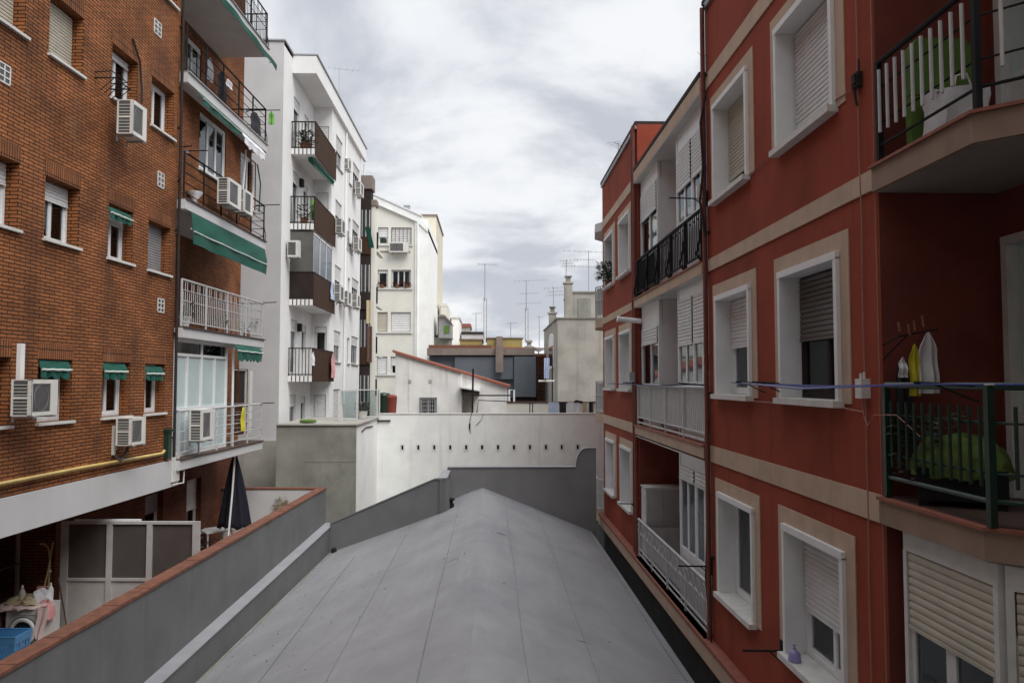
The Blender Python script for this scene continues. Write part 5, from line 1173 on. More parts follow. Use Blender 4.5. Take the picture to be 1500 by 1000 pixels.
struct(MB().box(xL, 6, YB + .27, 60, -ZC, zt - 1.1).build('rear_terrace', M['ground'], None))
# laundry on a rack behind the wall
LF = front(YB + 1.2); zr = LF.Z(840, 589)
t = thing('laundry_rack', 'dark laundry rail running along the top of the white wall', 'laundry rack', tuple(LF.P(LF.U(800), 0, zt - 1.1)), )
m = MB(LF); m.tube([(LF.U(744), 0, zr), (LF.U(871), 0, zr - .01)], .025, 6)
for x in (776, 780, 868): m.tube([(LF.U(x), 0, zt - 1.1), (LF.U(x), 0, zr)], .022, 5)
m.build('rail', M['pipe'], t)
for x0, x1, yb, mat, lab, cat in ((803, 818, 612, 'c_blue', 'pale blue striped shirt on the rail behind the white wall', 'laundry'), (819, 829, 611, 'c_black', 'black top on the rail behind the white wall', 'laundry'), (831, 852, 612, 'c_white', 'wide white sheet on the rail behind the white wall', 'laundry'), (853, 859, 612, 'c_beige', 'beige towel on the rail behind the white wall', 'laundry'), (860, 862, 612, 'c_white', 'narrow white towel beside the navy trousers', 'laundry'), (862.5, 867, 612, 'c_navy', 'navy trousers at the right end of the laundry rail', 'laundry')):
    a, b = LF.U(x0), LF.U(x1); h = zr - LF.Z(x0, yb)
    tag(MB(LF).sheet(lambda p, q: (a + (b - a) * p, .04 + .03 * math.sin(p * 14 + a) * q, zr + .01 - h * q), 12, 6, .008).build('hanging_garment', M[mat], None), lab, cat, 'laundry behind the white wall')
a, b = LF.U(841), LF.U(853)
tag(MB(LF).sheet(lambda p, q: (a + (b - a) * p, .06 + .02 * math.sin(p * 9), zr + .07 - .10 * q + .02 * math.sin(p * 5)), 10, 4, .02).build('hanging_garment', M['c_black'], None), 'black cloth bunched over the white sheet on the rail', 'laundry', 'laundry behind the white wall')
rw = thing('terrace_parapet', 'pale low terrace wall behind the laundry rail', 'wall', (3, YB + 2, zt - 1.1)); q = front(YB + 2.4)
MB(q).box(q.U(742), q.U(880), -.15, 0, zt - 1.1, q.Z(800, 590)).build('wall', M['cream'], rw); MB(q).box(q.U(742), q.U(880), -.18, .03, q.Z(800, 590) + .002, q.Z(800, 588)).build('coping', M['terracotta'], rw)

M['cement_d'] = plain('dark_joint', (.13, .13, .11), .9, .3, 3)
# ================================================================== cement block with a glazed terrace on top
CF = front(25.0); cb = thing('terrace_block', 'stained cement block with a white side wall and a roof terrace', 'building', (-5.5, 27, -ZC))
xl_, xr_ = CF.U(406), CF.U(523); zc = CF.Z(470, 623)
m = MB(CF); m.face((xl_, 0, -ZC), (xr_ - .001, 0, -ZC), (xr_ - .001, 0, zc), (xl_, 0, zc)); m.box(xl_, xr_ - .003, -4.5, -.01, zc - .2, zc - .001); m.build('wall', M['cement'], cb)
SFc = side(xr_, 1); m = MB(SFc); m.face((25, 0, -ZC), (YB, 0, -ZC), (YB, 0, zc), (25, 0, zc)); m.build('side_wall', M['wwall'], cb)
MB(CF).box(xl_, xr_ + .06, -4.6, .05, zc + .002, zc + .05).build('deck_edge', M['cement_l'], cb)
m = MB(CF)
m.box(xl_ + .9, xr_, .001, .005, zc - 1.15, zc - 1.14); m.build('joint_line', M['cement_d'], cb)
wire(SFc, [(530, 632), (536, 626), (546, 624)], .02, 'pipe', cb, 'pipe')
gs = thing('glass_screen', 'pale glass terrace screen in thin frames on the cement block', 'screen', (xr_ - .6, 27, zc + .07))
def gscreen(fr, u0, u1, z0, z1, posts):
    m = MB(fr); m.box(u0, u1, -.02, .02, z1 - .04, z1).box(u0, u1, -.02, .02, z0, z0 + .05)
    for u in posts: m.box(u - .025, u + .025, -.025, .025, z0, z1)
    m.build('frame', M['frame_old'], gs); MB(fr).box(u0 + .02, u1 - .02, -.006, .0, z0 + .05, z1 - .04).build('pane', M['frost_glass'], gs)
M['frost_glass'] = glass('pale_screen_glass', (.82, .88, .88), 1.5, .9)
q = front(27.4); gscreen(q, q.U(499), q.U(524), zc + .07, q.Z(510, 571), [q.U(499.5), q.U(523.5)])
q = front(29.0); gscreen(q, q.U(524), q.U(557), zc + .07, q.Z(540, 570), [q.U(524.5), q.U(553), q.U(556)])
m = MB(front(26.4)); f_ = front(26.4); tag(m.prism([(f_.U(496), zc + .075), (f_.U(503), zc + .075), (f_.U(501), zc + .85), (f_.U(498), zc + .9)], -.03, .03).build('folded_deckchair', M['frame_old'], None), 'folded white deckchair leaning by the glass screen', 'deckchair')
c = front(28.3); x = c.U(531); t = thing('potted_shrub', 'small green shrub behind the pale glass screen', 'plant', (x, 28.3, zc + .07)); m = MB(); m.lathe((x, 28.3, zc + .07), [(.15, 0), (.2, .25), (.18, .25)], 12); m.build('pot', M['frame_old'], t); m = MB(); leaves(m, Vector((x, 28.3, zc + .3)), .25, .35, 130, .09, .4, .8); m.build('foliage', M['leaf_g'], t, smooth=False)
tag(MB(front(25.6)).lathe((front(25.6).U(452), -.0, zc + .075), [(.26, 0), (.28, .05), (.22, .09)], 14).build('bowl', M['c_green'], None), 'flat green bowl on the edge of the cement block', 'bowl')

# ================================================================== white apartment building with brown balconies
XW = -6.6; WF = side(XW, 1); XB = -7.35
wb = thing('apartment_building', 'tall white apartment building with brown panelled balconies', 'building', (-11, 36, -ZC))
Y0, Y1, Y2, Y3 = 27.7, 28.9, 32.6, 40.0; ZE0, ZE1 = 11.44, 12.1; zdeck = zc + .07
FLW = [-2.6 + 2.8 * k for k in range(5)]                    # floor levels
fl0 = WF.Z(483, 618)
SFr = front(Y0)
ZG = 12.12
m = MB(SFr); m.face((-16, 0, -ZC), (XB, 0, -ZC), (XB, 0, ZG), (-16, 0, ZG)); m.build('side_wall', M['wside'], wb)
MB(SFr).prism([(-13, -ZC), (XB - .01, -ZC), (XB - .01, SFr.Z(390, 645)), (-13, SFr.Z(390, 645))], .002, .03).build('cement_base', M['cement_l'], wb)
cols = [(488.5, 498), (509, 512), (512.5, 524)]
rows_px = [(184, 236), (283, 342), (372, 425), (474, 535)]
wops = []
c_u = [(WF.U(488.5), WF.U(498)), (WF.U(508), WF.U(511.5)), (WF.U(514), WF.U(524))]
storey = (WF.Z(490, 183) - WF.Z(490, 475)) / 3
zw = [WF.Z(490, 530) + storey * k for k in range(4)]
winw = [(a, b, z, z + 1.35 if j != 1 else z + 1.2, j) for k, z in enumerate(zw) for j, (a, b) in enumerate(c_u)]
gw_ = [(c_u[0][0], c_u[0][1], fl0 + .1, WF.Z(490, 570), 0)]
m = MB(WF); wallsheet(m, Y2, Y3, -ZC, ZE1, [w[:4] for w in winw + gw_], .14)
nb = XB - XW
bops = [(29.2, 30.1, FLW[0] + 2.8 * k + .05, FLW[0] + 2.8 * k + 2.1) for k in range(5)] + [(30.9, 31.6, FLW[0] + 2.8 * k + .9, FLW[0] + 2.8 * k + 2.0) for k in range(5)]
wallsheet(m, Y0 + .002, Y2, -ZC, ZG, bops, .12, n=nb)
m.build('wall', M['wbuild'], wb)
EF = front(Y2); m = MB(EF); dx0, dx1 = EF.U(455), EF.U(478)
floors = [WF.Z(483.5, 618) * 0 + z for z in FLW]
dops2 = [(XB + .12, XW - .12 if k % 2 else XB + .62, z + .02, z + 2.05) for k, z in enumerate(FLW)]
wallsheet(m, XB, XW, -ZC, ZE1, dops2, .12); m.build('end_wall', M['wbuild'], wb)
m = MB(); m.face((-16, Y3, -ZC), (XW, Y3, -ZC), (XW, Y3, ZE1), (-16, Y3, ZE1)); m.face((-16, Y0, -ZC), (-16, Y3, -ZC), (-16, Y3, ZE1), (-16, Y0, ZE1)); m.build('rear_wall', M['wbuild'], wb)
XO = -6.46
m = MB(); m.box(XB + .002, XO, Y1 + .002, Y2 + .0, ZE0, ZE1).box(XW + .002, XO, Y2 + .002, 40.8, ZE0, ZE1).box(-15.9, XB, Y0 + .02, Y3, ZE1 - .1, ZE1 + .02).box(XB, XW, Y2, Y3, ZE1 - .1, ZE1 + .02); m.build('eave', M['wbuild'], wb)
m = MB(); m.box(XB, XO + .05, Y1 - .02, 40.85, ZE1 + .022, ZE1 + .07)
m.build('roof_edge', M['steel'], wb)
m = MB(); m.box(-16.1, XB + .06, Y0 - .05, Y1 - .022, ZG + .002, ZG + .06); m.build('roof_edge', M['steel'], wb)
for j, (a, b, c, d, col) in enumerate(winw + gw_):
    sh = (.45, .3, .15)[(j * 7 + col) % 3] if col != 1 else 0
    if j >= 12: sh = .95
    window(WF, wb, a + .01, b - .01, c, d, dep=.13, sh=sh, shm='frame_old', fm='alu', sashes=1 if col == 1 else 2, sill='grey_stone', pitch=.1, glassm='glass_dark')
for a, b, c, d in bops:
    window(WF, wb, a + .01, b - .01, c, d, dep=.11, n=nb, sh=.2, fm='frame_old', sashes=1, glassm='glass_dark', pitch=.1, name='door' if d - c > 1.5 else 'window')
for k, (a, b, c, d) in enumerate(dops2):
    window(EF, wb, a + .005, b - .005, c, d, dep=.11, sh=(.9, .1, .2, .5, .3)[k], fm='frame_old', shm='shut_w', sashes=1, glassm='glass_dark', pitch=.1, name='door')
BFr = front(Y1)
for k in range(1, 5):
    z = FLW[k]; bal = MB().box(XB + .002, XO - .03, Y1, Y2 - .003, z - .22, z).build('balcony', M['wbuild'], wb)
    m = MB(BFr); w_ = (XO - XB) / 6
    for i in range(6): m.box(XB + .01 + i * w_, XB + .01 + i * w_ + w_ * .72, .002, .03, z - .22, z - .01)
    m.build('edge_tile', M['white'], bal); MB(BFr).box(XB + .005, XO - .035, .0005, .012, z - .22, z - .008).build('edge_strip', M['brown'], bal)
    m = MB(); m.box(XB, XO, Y1 - .02, Y1 + .02, z + .98, z + 1.02).box(XB, XO, Y1 - .02, Y1 + .02, z + .02, z + .06).box(XO - .03, XO + .01, Y1, Y2 - .01, z + .98, z + 1.02)
    for i in range(8): x = XB + .03 + i * (XO - XB - .05) / 7; m.box(x - .012, x + .012, Y1 - .012, Y1 + .012, z, z + 1)
    m.build('railing', M['brown_d'], bal)
    MB().box(XO - .02, XO, Y1 + .02, Y2 + .25, z - .22, z + .98).build('rail_panel', M['brown'], bal)
    if k == 2:
        m = MB(); m.box(XB + .02, XO - .04, Y1 + .03, Y1 + .07, z + .02, z + 2.50); m.build('dark_screen', M['screen_grey'], bal)
        MB().box(XB + .02, XO - .03, Y1 - .005, Y1 + .0, z + .06, z + .97).build('rail_screen', M['brown_d'], bal)
        m = MB(); 
        for i in range(4): y = Y1 + .08 + i * 1.15; m.box(XO - .09, XO - .04, y - .03, y + .03, z + 1.02, z + 2.5)
        m.box(XO - .09, XO - .04, Y1 + .08, Y2 - .05, z + 2.42, z + 2.5); m.build('glazing_frame', M['frame_old'], bal); MB().box(XO - .07, XO - .06, Y1 + .1, Y2 - .05, z + 1.02, z + 2.42).build('pane', M['glass_dark'], bal)
for x in (502, 529):
    u = WF.U(x); MB(WF).tube([(u, .06, -1), (u, .06, 11.3)], .05, 6).build('downpipe', M['wbuild'], wb)
m = MB(WF)
for i in range(7): u = WF.U(503) + i * .25; m.tube([(u, .05, zw[2] + .2 + .3 * math.sin(i)), (u + .2, .05, zw[2] - .5)], .012, 3)
m.build('cables', M['pipe'], wb)
# lamps on the balcony walls
for k in (1, 3):
    m = MB(WF); m.box(29.95 + .2, 30.4, nb + .002, nb + .14, FLW[k] + 1.7, FLW[k] + 2.0); m.build('wall_lamp', M['brown_d'], wb)
# air conditioners
q = front(28.6); ac(front(28.55), 421, 438, 352, 376, 'air conditioner on the dark enclosed balcony of the white building', .30)
def ac_w(x, y, label, s=1.0, off=.45): u, z = WF.px(x, y, off); place_ac(WF, u, off, z - .28 * s, .80 * s, .60 * s, label)
ac_w(531, 279, 'highest air conditioner on the white building below its eave')
ac_w(513, 243, 'air conditioner in the top window of the white building', .8, .2)
ac_w(504, 334, 'air conditioner beside the second balcony of the white building')
ac_w(528, 359, 'air conditioner at the far white corner beside the brown building')
ac_w(502, 431, 'nearest of three air conditioners in the row beside the drying white cloth', 1.1)
ac_w(513, 438, 'middle one of three air conditioners in a row on the white facade')
ac_w(526, 442, 'farthest of three air conditioners in a row on the white facade')
# laundry and pots on those balconies
GF = side(XO, 1)
def onb(x, y, w, h, mat, lab, n=.05, seed=0): u, z = GF.px(x, y, n); garment(GF, 'hanging_cloth', u, n, z, w, h, M and mat, lab, 'laundry', 'laundry on the white building', 1.15, seed, .02)
onb(487, 412, .55, .75, 'c_blue', 'pale blue and white cloth at the corner of the enclosed brown balcony')
onb(488, 517, .7, 1.0, 'c_pink', 'long pink cloth hanging at the end of the lowest brown balcony', .1, 2)
onb(459, 515, .3, .5, 'c_white', 'white cloth over the front edge of the lowest brown balcony', .05, 3)
for k, x, lab, lf in ((4, 437, 'green potted shrub on the highest white balcony', 'leaf'), (4, 444, 'grey green potted plant on the highest white balcony', 'leaf_g'), (3, 440, 'potted plant on the second white balcony', 'leaf')):
    u = BFr.U(x); plant((u, Y1 + .3, FLW[k] + .003), .28, .45, 120, lab, lf, .14, .14)
t = thing('awning', 'green awning rolled under the highest brown balcony', 'awning', (XO - .2, 30, FLW[4] - .3)); m = MB(); m.tube([(XO - .25, Y1 + .3, FLW[4] - .33), (XO - .05, Y2 - .3, FLW[4] - .38)], .10, 8); m.build('roll', M['green'], t)
m = MB(); m.sheet(lambda a, b: (XO - .2 + .14 * a + .1 * b, Y1 + .4 + 3 * a, FLW[4] - .36 - .22 * b), 12, 3); m.build('canopy', M['green'], t)
t = thing('green_cloth', 'green cloth on the second balcony of the white building', 'cloth', (XO - .4, Y1 + .6, FLW[3]))
f_ = front(Y1 + .5); m = MB(f_); a = f_.U(453); m.sheet(lambda p, q_: (a + .2 * p, .03 * math.sin(p * 8), FLW[3] + 1.0 - .8 * q_), 8, 5); m.build('sheet', M['c_lgreen'], t)
antenna((-7.0, 36.0, ZE1 + .03), 2.4, 'rooftop aerial on the white building', 1.4, 6, ang=.4, second=False)

# ================================================================== the buildings behind
def simple_building(name, label, X0, X1, Y0, Y1, zt, mat, roofm='brown_roof', z0=-ZC, rh=.15, ov=.08):
    t = thing(name, label, 'building', ((X0 + X1) / 2, (Y0 + Y1) / 2, -ZC)); MB().box(X0, X1, Y0, Y1, z0, zt).build('wall', M[mat], t)
    MB().box(X0 - ov, X1 + ov, Y0 - ov, Y1 + ov, zt + .002, zt + rh).build('roof', M[roofm], t); return t
# narrow dark brown building with glazed galleries
q = front(40.5); x0, x1 = -8.6, q.U(541); zt = q.Z(540, 277)
t = simple_building('apartment_building', 'narrow dark building with brown galleries between two white ones', x0, x1, 40.5, 41.3, zt, 'brown_d', 'brown_roof', rh=.7)
for k in range(4):
    z = zt - 1.0 - 2.85 * k - 1.4; m = MB(q); u0, u1 = q.U(527), q.U(541)
    m.box(u0, u1, .002, .06, z - 1.0, z - .1); m.build('gallery_panel', M['brown_d'] if k % 2 else M['brown'], t)
    m = MB(q)
    for i in range(3): u = u0 + (u1 - u0) * (.1 + .4 * i); m.box(u - .025, u + .025, .002, .05, z - .1, z + 1.3)
    o = m.build('window', M['alu'], t); MB(q).box(u0, u1, .001, .02, z - .1, z + 1.3).build('pane', M['dark_pane'], o)
t = simple_building('apartment_building', 'slim white wall strip with black railed balconies beside cream building', q.U(541), q.U(546.5), 40.7, 41.3, q.Z(540, 300), 'cream', 'brown_roof', rh=.3)
SB = side(q.U(547) + .0, 1)
for y in (345, 425, 498, 560):
    q2 = front(46); u0, u1 = q2.U(546), q2.U(552); z = q2.Z(549, y + 20); bal = MB(q2).box(u0, u1, -2.5, 0, z - .15, z).build('balcony', M['cream'], t)
    m = MB(q2); m.box(u0, u1, -.01, .01, z + .95, z + 1.0)
    for i in range(7): u = u0 + (u1 - u0) * i / 6; m.box(u - .01, u + .01, -.012, .012, z, z + .95)
    m.build('railing', M['black'], bal); MB(q2).box(u0 + .01, u1 - .01, -.03, -.02, z + .05, z + .95).build('rail_screen', M['black'], bal)
tt = thing('awning', 'green awning strip between white and cream buildings', 'awning', tuple(q.P(q.U(535), .2, q.Z(535, 345)))); m = MB(q); m.sheet(lambda a, b: (q.U(533) + .25 * a + .25 * b, .10 + .12 * a, q.Z(533, 333) - 1.1 * b), 5, 4); m.build('canopy', M['green'], tt)
tag(MB(q).sheet(lambda a, b: (q.U(537) + .28 * a, .10 + .02 * math.sin(a * 9), q.Z(537, 478) - 1.85 * b), 6, 5).build('hanging_cloth', M['wood_d'], None), 'long brown blind hanging on the dark building', 'blind')
tag(MB(q).sheet(lambda a, b: (q.U(536) + .25 * a, .12 + .02 * math.sin(a * 9), q.Z(536, 440) - 1.2 * b), 6, 5).build('hanging_cloth', M['c_beige'], None), 'beige blind hanging on the dark building', 'blind')
# cream building
YC = 50.0; q = front(YC); t = thing('apartment_building', 'cream apartment building with a sloping white roof edge', 'building', (-7, 54, -ZC))
xa, xb = q.U(546), q.U(607); xe = q.U(626); ridge = (q.U(553), q.Z(553, 290)); ev = (q.U(614), q.Z(614, 317))
def rz(u): return ridge[1] + (ev[1] - ridge[1]) * (u - ridge[0]) / (ev[0] - ridge[0])
rows = [(333, 358, 333, 359), (395, 422, 395, 422), (457, 486, 457, 486), (522, 548, 521, 549)]
wl = [(q.U(552), q.U(567)), (q.U(572), q.U(601))]
co = [(a, b, q.Z(560, r[1]), q.Z(560, r[0])) for r in rows for a, b in wl]
m = MB(q); wallsheet(m, xa, xb, -ZC, rz(xb) - .6, co, .2); m.face((xa, 0, rz(xb) - .6), (xb, 0, rz(xb) - .6), (xb, 0, rz(xb)), (xa, 0, rz(xa))); m.build('wall', M['cream'], t)
zz = rz(xb) - .35
m = MB(q); m.box(xb + .002, xe, -9, .1, -ZC, zz); m.build('side_wall', M['wwall'], t)
m = MB(q); m.box(xa, xb, -9, -8.8, -ZC, 10).box(xa, xa + .1, -8.8, -.25, -ZC, 10); m.build('rear_wall', M['cream'], t)
m = MB(q); m.prism([(xa - .1, rz(xa - .1)), (xe - .4, rz(xe - .4)), (xe, rz(xe - .4) - .7), (xe, rz(xe - .4) - 1.0), (xb + .1, rz(xb) - .5), (xa - .1, rz(xa) - .45)], -9.1, .18); m.build('roof', M['wwall'], t)
m = MB(q); m.prism([(xa - .12, rz(xa - .12) + .003), (xe - .38, rz(xe - .38) + .003), (xe - .38, rz(xe - .38) + .1), (xa - .12, rz(xa - .12) + .1)], -9.15, .24); m.build('roof_edge', M['white'], t)
m = MB(q); cxx = q.U(590); m.box(cxx - .18, cxx + .18, -2, -1.6, rz(cxx), rz(cxx) + .55).box(cxx - .22, cxx + .22, -2.05, -1.55, rz(cxx) + .55, rz(cxx) + .62); m.build('chimney', M['steel'], t)
for j, (a, b, c, d) in enumerate(co):
    r_, col = divmod(j, 2); sh = ((.55, .97), (.15, 0), (.97, .97), (.97, .5))[r_][col]
    o = window(q, t, a + .01, b - .01, c, d, dep=.18, sh=sh, shm='shut_w' if j != 4 else 'shut_b', fm='frame_old', sashes=3 if col and r_ < 2 else 1, curtain=1 if sh < .3 else 0, pitch=.14, glassm='glass')
    if j == 1:
        m = MB(q)
        for i in range(6): u = a + (b - a) * i / 5; m.box(u - .02, u + .02, .0, .03, c, d)
        m.build('grille', M['brown_roof'], o)
    MB(q).box(a - .1, b + .1, -.1, .08, c - .1, c - .003).build('sill', M['stone'], o)
m = MB(q)
for y in (359, 368): z = q.Z(560, y); m.box(q.U(546), q.U(600), .002, .05, z - .04, z + .02)
m.build('string_course', M['beige_brown'], t)
MB(q).tube([(q.U(611), .15, -6), (q.U(611), .15, rz(xb) - .6)], .06, 6).build('downpipe', M['wwall'], t)
qa = front(YC); place_ac(qa, q.U(584), .5, q.Z(584, 371), 1.25, .62, 'air conditioner under the grilled top window of the cream building')
for j, (x, w_) in enumerate(((559, .5), (581, .55), (594, .5))):
    plant((q.U(x), YC - .02, q.Z(560, 422)), .25, .18, 50, ('red flowering plant box under the narrow cream window', 'red plant box at the left of the wide cream window', 'red plant box at the right of the wide cream window')[j], 'c_red', .12, .15, group='plant boxes on the cream building')
# pale yellow building behind it
q = front(58); t = simple_building('apartment_building', 'pale yellow building showing as a strip beside the cream one', q.U(600), q.U(638), 58, 66, q.Z(630, 317), 'yellow', 'brown_roof', rh=.15)
m = MB(q); m.box(q.U(629), q.U(631), .002, .1, q.Z(630, 365), q.Z(630, 362)); m.build('vent', M['brown_d'], t)
MB().box(q.U(641), q.U(641) + .5, 60, 70, -ZC, q.Z(630, 440)).build('side_wall', M['cream'], t)
# low white house with a tiled lean-to roof
YH = 33.5; q = front(YH); t = thing('low_house', 'low white house with a sloping terracotta roof and barred window', 'house', (-1.5, 36, -ZC))
xa, xm, xb = q.U(579), q.U(676), q.U(744); z = lambda x, y: q.Z(x, y)
zA, zB = z(580, 517), z(744, 568); zmid = zA + (zB - zA) * (xm - xa) / (xb - xa)
wo = (q.U(615), q.U(640), z(620, 612), z(620, 582))
zlow = z(620, 640); m = MB(q); wallsheet(m, xa, xm, zlow - 1, zB - .05, [wo], .15)
m.face((xa, 0, zB - .05), (xm, 0, zB - .05), (xm, 0, zmid), (xa, 0, zA)); m.box(xa, xa + .1, -5, -.16, zlow - 1, zB); m.face((xm, 0, zlow - 1), (xm, -1.1, zlow - 1), (xm, -1.1, zmid), (xm, 0, zmid))
m.face((xm, -1.1, zlow - 1), (xb, -1.1, zlow - 1), (xb, -1.1, zB), (xm, -1.1, zmid)); m.face((xb, -1.1, zlow - 1), (xb, -5, zlow - 1), (xb, -5, zB), (xb, -1.1, zB)); m.face((xa, -5, zlow - 1), (xb, -5, zlow - 1), (xb, -5, zB), (xa, -5, zA)); m.build('wall', M['wwall_d'], t)
sp = (zB - zA) / (xb - xa); m = MB(q); m.prism([(xa - .1, zA + .02), (xm + .02, zmid + .01), (xm + .02, zmid + .09), (xa - .1, zA + .10)], -5.1, .10); m.prism([(xm + .022, zmid + .01), (xb + .1, zB), (xb + .1, zB + .08), (xm + .022, zmid + .09)], -5.1, -.95)
for i in range(22):
    n_ = .05 - i * .23; m.tube([(xa - .12, n_, zA + .10), (xm + .02, n_, zmid + .08)] if n_ > -.95 else [(xa - .12, n_, zA + .10), (xb + .12, n_, zB + .08)], .05, 5)
m.build('roof', M['redtile'], t)
o = window(q, t, wo[0] + .01, wo[1] - .01, wo[2], wo[3], dep=.13, sh=.0, fm='frame_old', sashes=2, glassm='glass_dark')
m = MB(q)
for i in range(9): u = wo[0] + (wo[1] - wo[0]) * i / 8; m.box(u - .012, u + .012, .0, .03, wo[2], wo[3])
for i in range(6): zz = wo[2] + (wo[3] - wo[2]) * i / 5; m.box(wo[0], wo[1], .0, .028, zz - .012, zz + .012)
m.build('grille', M['steel'], o)
for x in (598, 628): MB(q).box(q.U(x), q.U(x + 4.5), -.01, .02, z(600, 561), z(600, 556)).build('vent', M['cement_l'], t)
pc = front(YH - .9); m = MB(q); m.prism([(xm - .05, z(676, 568)), (q.U(703), z(703, 573)), (q.U(703), z(703, 571)), (xm - .05, z(676, 565))], -1.1, .4); m.build('porch_roof', M['white'], t)
m = MB(q); m.box(xm + .02, q.U(702), -1.05, .38, z(676, 578), z(676, 574)); m.build('porch_beam', M['pipe'], t)
MB(q).box(xm + .05, q.U(690), -1.09, -1.06, zlow, z(676, 580)).build('porch_door', M['cement_l'], t)
t = thing('pergola', 'dark iron pole frame on the terrace in front of the low house', 'frame', tuple(q.P(q.U(700), .5, zlow))); q3 = front(YH - 1.0)
m = MB(q3); m.tube([(q3.U(692), 0, q3.Z(692, 612)), (q3.U(693), 0, q3.Z(693, 540))], .04, 6); m.build('pole', M['black'], t)
m = MB(q3); m.tube([(q3.U(693), 0, q3.Z(693, 579)), (q3.U(748), 0, q3.Z(748, 579))], .03, 5); m.build('rail', M['black'], t)
m = MB(q3); m.tube([(q3.U(698), 0, q3.Z(698, 608)), (q3.U(701), 0, q3.Z(700, 586)), (q3.U(748), 0, q3.Z(748, 588))], .02, 5); m.build('rail', M['black'], t)
q3 = front(40.0); a, b = q3.U(746), q3.U(753); t = thing('white_hoop', 'white bent tube frame standing beside the low house', 'frame', tuple(q3.P(a, 0, -3)))
m = MB(q3); m.tube([(a, 0, -1.2), (a, 0, q3.Z(746, 571)), (b, 0, q3.Z(753, 571)), (b, 0, -1.2)], .05, 6); m.build('tube', M['white'], t)
# courtyard clutter beyond the glass screen
q3 = front(31.5)
for x, w_, h, mat, lab, kind in ((562, .55, .95, 'gmetal', 'dark green bin beyond the glass terrace screen', 'bin'), (573, .5, .85, 'c_red', 'dull red bin beside the dark green bin', 'bin')):
    zz = q3.Z(x, 604) - .1; c = q3.P(q3.U(x), 0, zz); t = thing('bin', lab, kind, tuple(c)); m = MB(); m.lathe(c, [(w_ * .4, 0), (w_ * .48, h * .8), (w_ * .5, h * .82)], 12); m.build('body', M[mat], t); m = MB(); m.lathe(c + Vector((0, 0, h * .82)), [(w_ * .5, 0.004), (w_ * .45, .08), (w_ * .1, .12)], 12); m.build('lid', M[mat], t)
# blue grey building with a brown fascia
YG = 45; q = front(YG); z = lambda x, y: q.Z(x, y); xa, xb = q.U(628), q.U(785)
t = thing('clad_building', 'blue grey clad building with a brown fascia and flat duct', 'building', (0, 49, -ZC))
MB(q).box(xa, xb, -8, -.3, z(700, 582), z(700, 521)).build('wall', M['blue_grey'], t)
m = MB(q); m.box(q.U(666), q.U(752), -.298, .0, z(700, 555), z(700, 522)); m.build('clad_panel', M['blue_grey'], t)
m = MB(q); m.box(q.U(753), xb, -.298, .12, z(700, 581), z(700, 522)); m.build('clad_panel', M['blue_grey'], t)
m = MB(q); m.box(xa - .1, q.U(783), -8, .14, z(700, 520), z(700, 510)); m.build('fascia', M['brown_roof'], t)
MB(q).box(q.U(726), q.U(737), .15, .4, z(730, 545), z(730, 508)).build('duct', M['brown_roof'], t)
MB(q).box(q.U(750), q.U(784), -6, -.1, z(700, 592), z(700, 583)).build('underside', M['brown_d'], t)
m = MB(q); m.box(xa - .1, q.U(720), -7.5, -1, z(700, 509.8), z(700, 504)); m.build('roof_tiles', M['terracotta'], t)
q3 = front(46); t = thing('chimney', 'small round cowled chimney on the blue grey building', 'chimney', tuple(q3.P(q3.U(775), 0, q.Z(700, 510))));  c = q3.P(q3.U(775), 0, q.Z(700, 510)); m = MB(); m.lathe(c, [(.28, 0), (.28, .15), (.14, .2), (.12, .35), (.2, .38), (.2, .5), (.05, .6)], 12); m.build('cowl', M['cement_l'], t)
# brick wall with a ladder right of it
q3 = front(46); t = simple_building('low_house', 'small brown brick outhouse right of the blue grey building', q3.U(786), q3.U(800), 46, 49, q3.Z(790, 522), 'brick_dark', 'redtile'); 
q3 = front(44.5); t = thing('ladder', 'dark ladder against the brown outhouse', 'ladder', tuple(q3.P(q3.U(793), 0, q3.Z(793, 592)))); m = MB(q3)
for x in (788, 797): m.tube([(q3.U(x), 0, q3.Z(x, 592)), (q3.U(x), 0, q3.Z(x, 535))], .03, 4)
m.build('side_rail', M['pipe'], t); m = MB(q3)
for i in range(8): zz = q3.Z(790, 588 - i * 6); m.tube([(q3.U(788), 0, zz), (q3.U(797), 0, zz)], .025, 4)
m.build('rungs', M['pipe'], t)
# olive building
q = front(60); t = simple_building('rooftop_house', 'olive rooftop house with a brown chimney strip', q.U(713), q.U(765), 60, 66, q.Z(740, 496), 'olive', 'brown_roof', rh=.1); MB(q).box(q.U(727), q.U(736), .1, .5, q.Z(740, 512), q.Z(740, 493)).build('chimney', M['brown_roof'], t)
t = simple_building('rooftop_house', 'olive low rooftop house left of the lattice aerial', q.U(673), q.U(706), 61, 67, q.Z(690, 497), 'olive', 'brown_roof', rh=.1)
q = front(64); simple_building('rooftop_house', 'pale grey rooftop house with flat dark roof edge', q.U(674), q.U(707), 68, 73, q.Z(690, 485), 'wside', 'brown_d', rh=.2)
q = front(72); simple_building('rooftop_house', 'small cream rooftop house with a reddish roof', q.U(672), q.U(687), 75, 80, q.Z(680, 476), 'cement_l', 'redtile', rh=.35)
q = front(66); simple_building('rooftop_house', 'narrow white rooftop stair tower', q.U(661), q.U(672), 66, 72, q.Z(666, 466), 'wwall', 'stone', rh=.1)
q = front(58); t = simple_building('rooftop_house', 'dark rooftop shelter with a small green window', q.U(638), q.U(660), 56, 60, q.Z(650, 495), 'cement', 'brown_d', rh=.1)
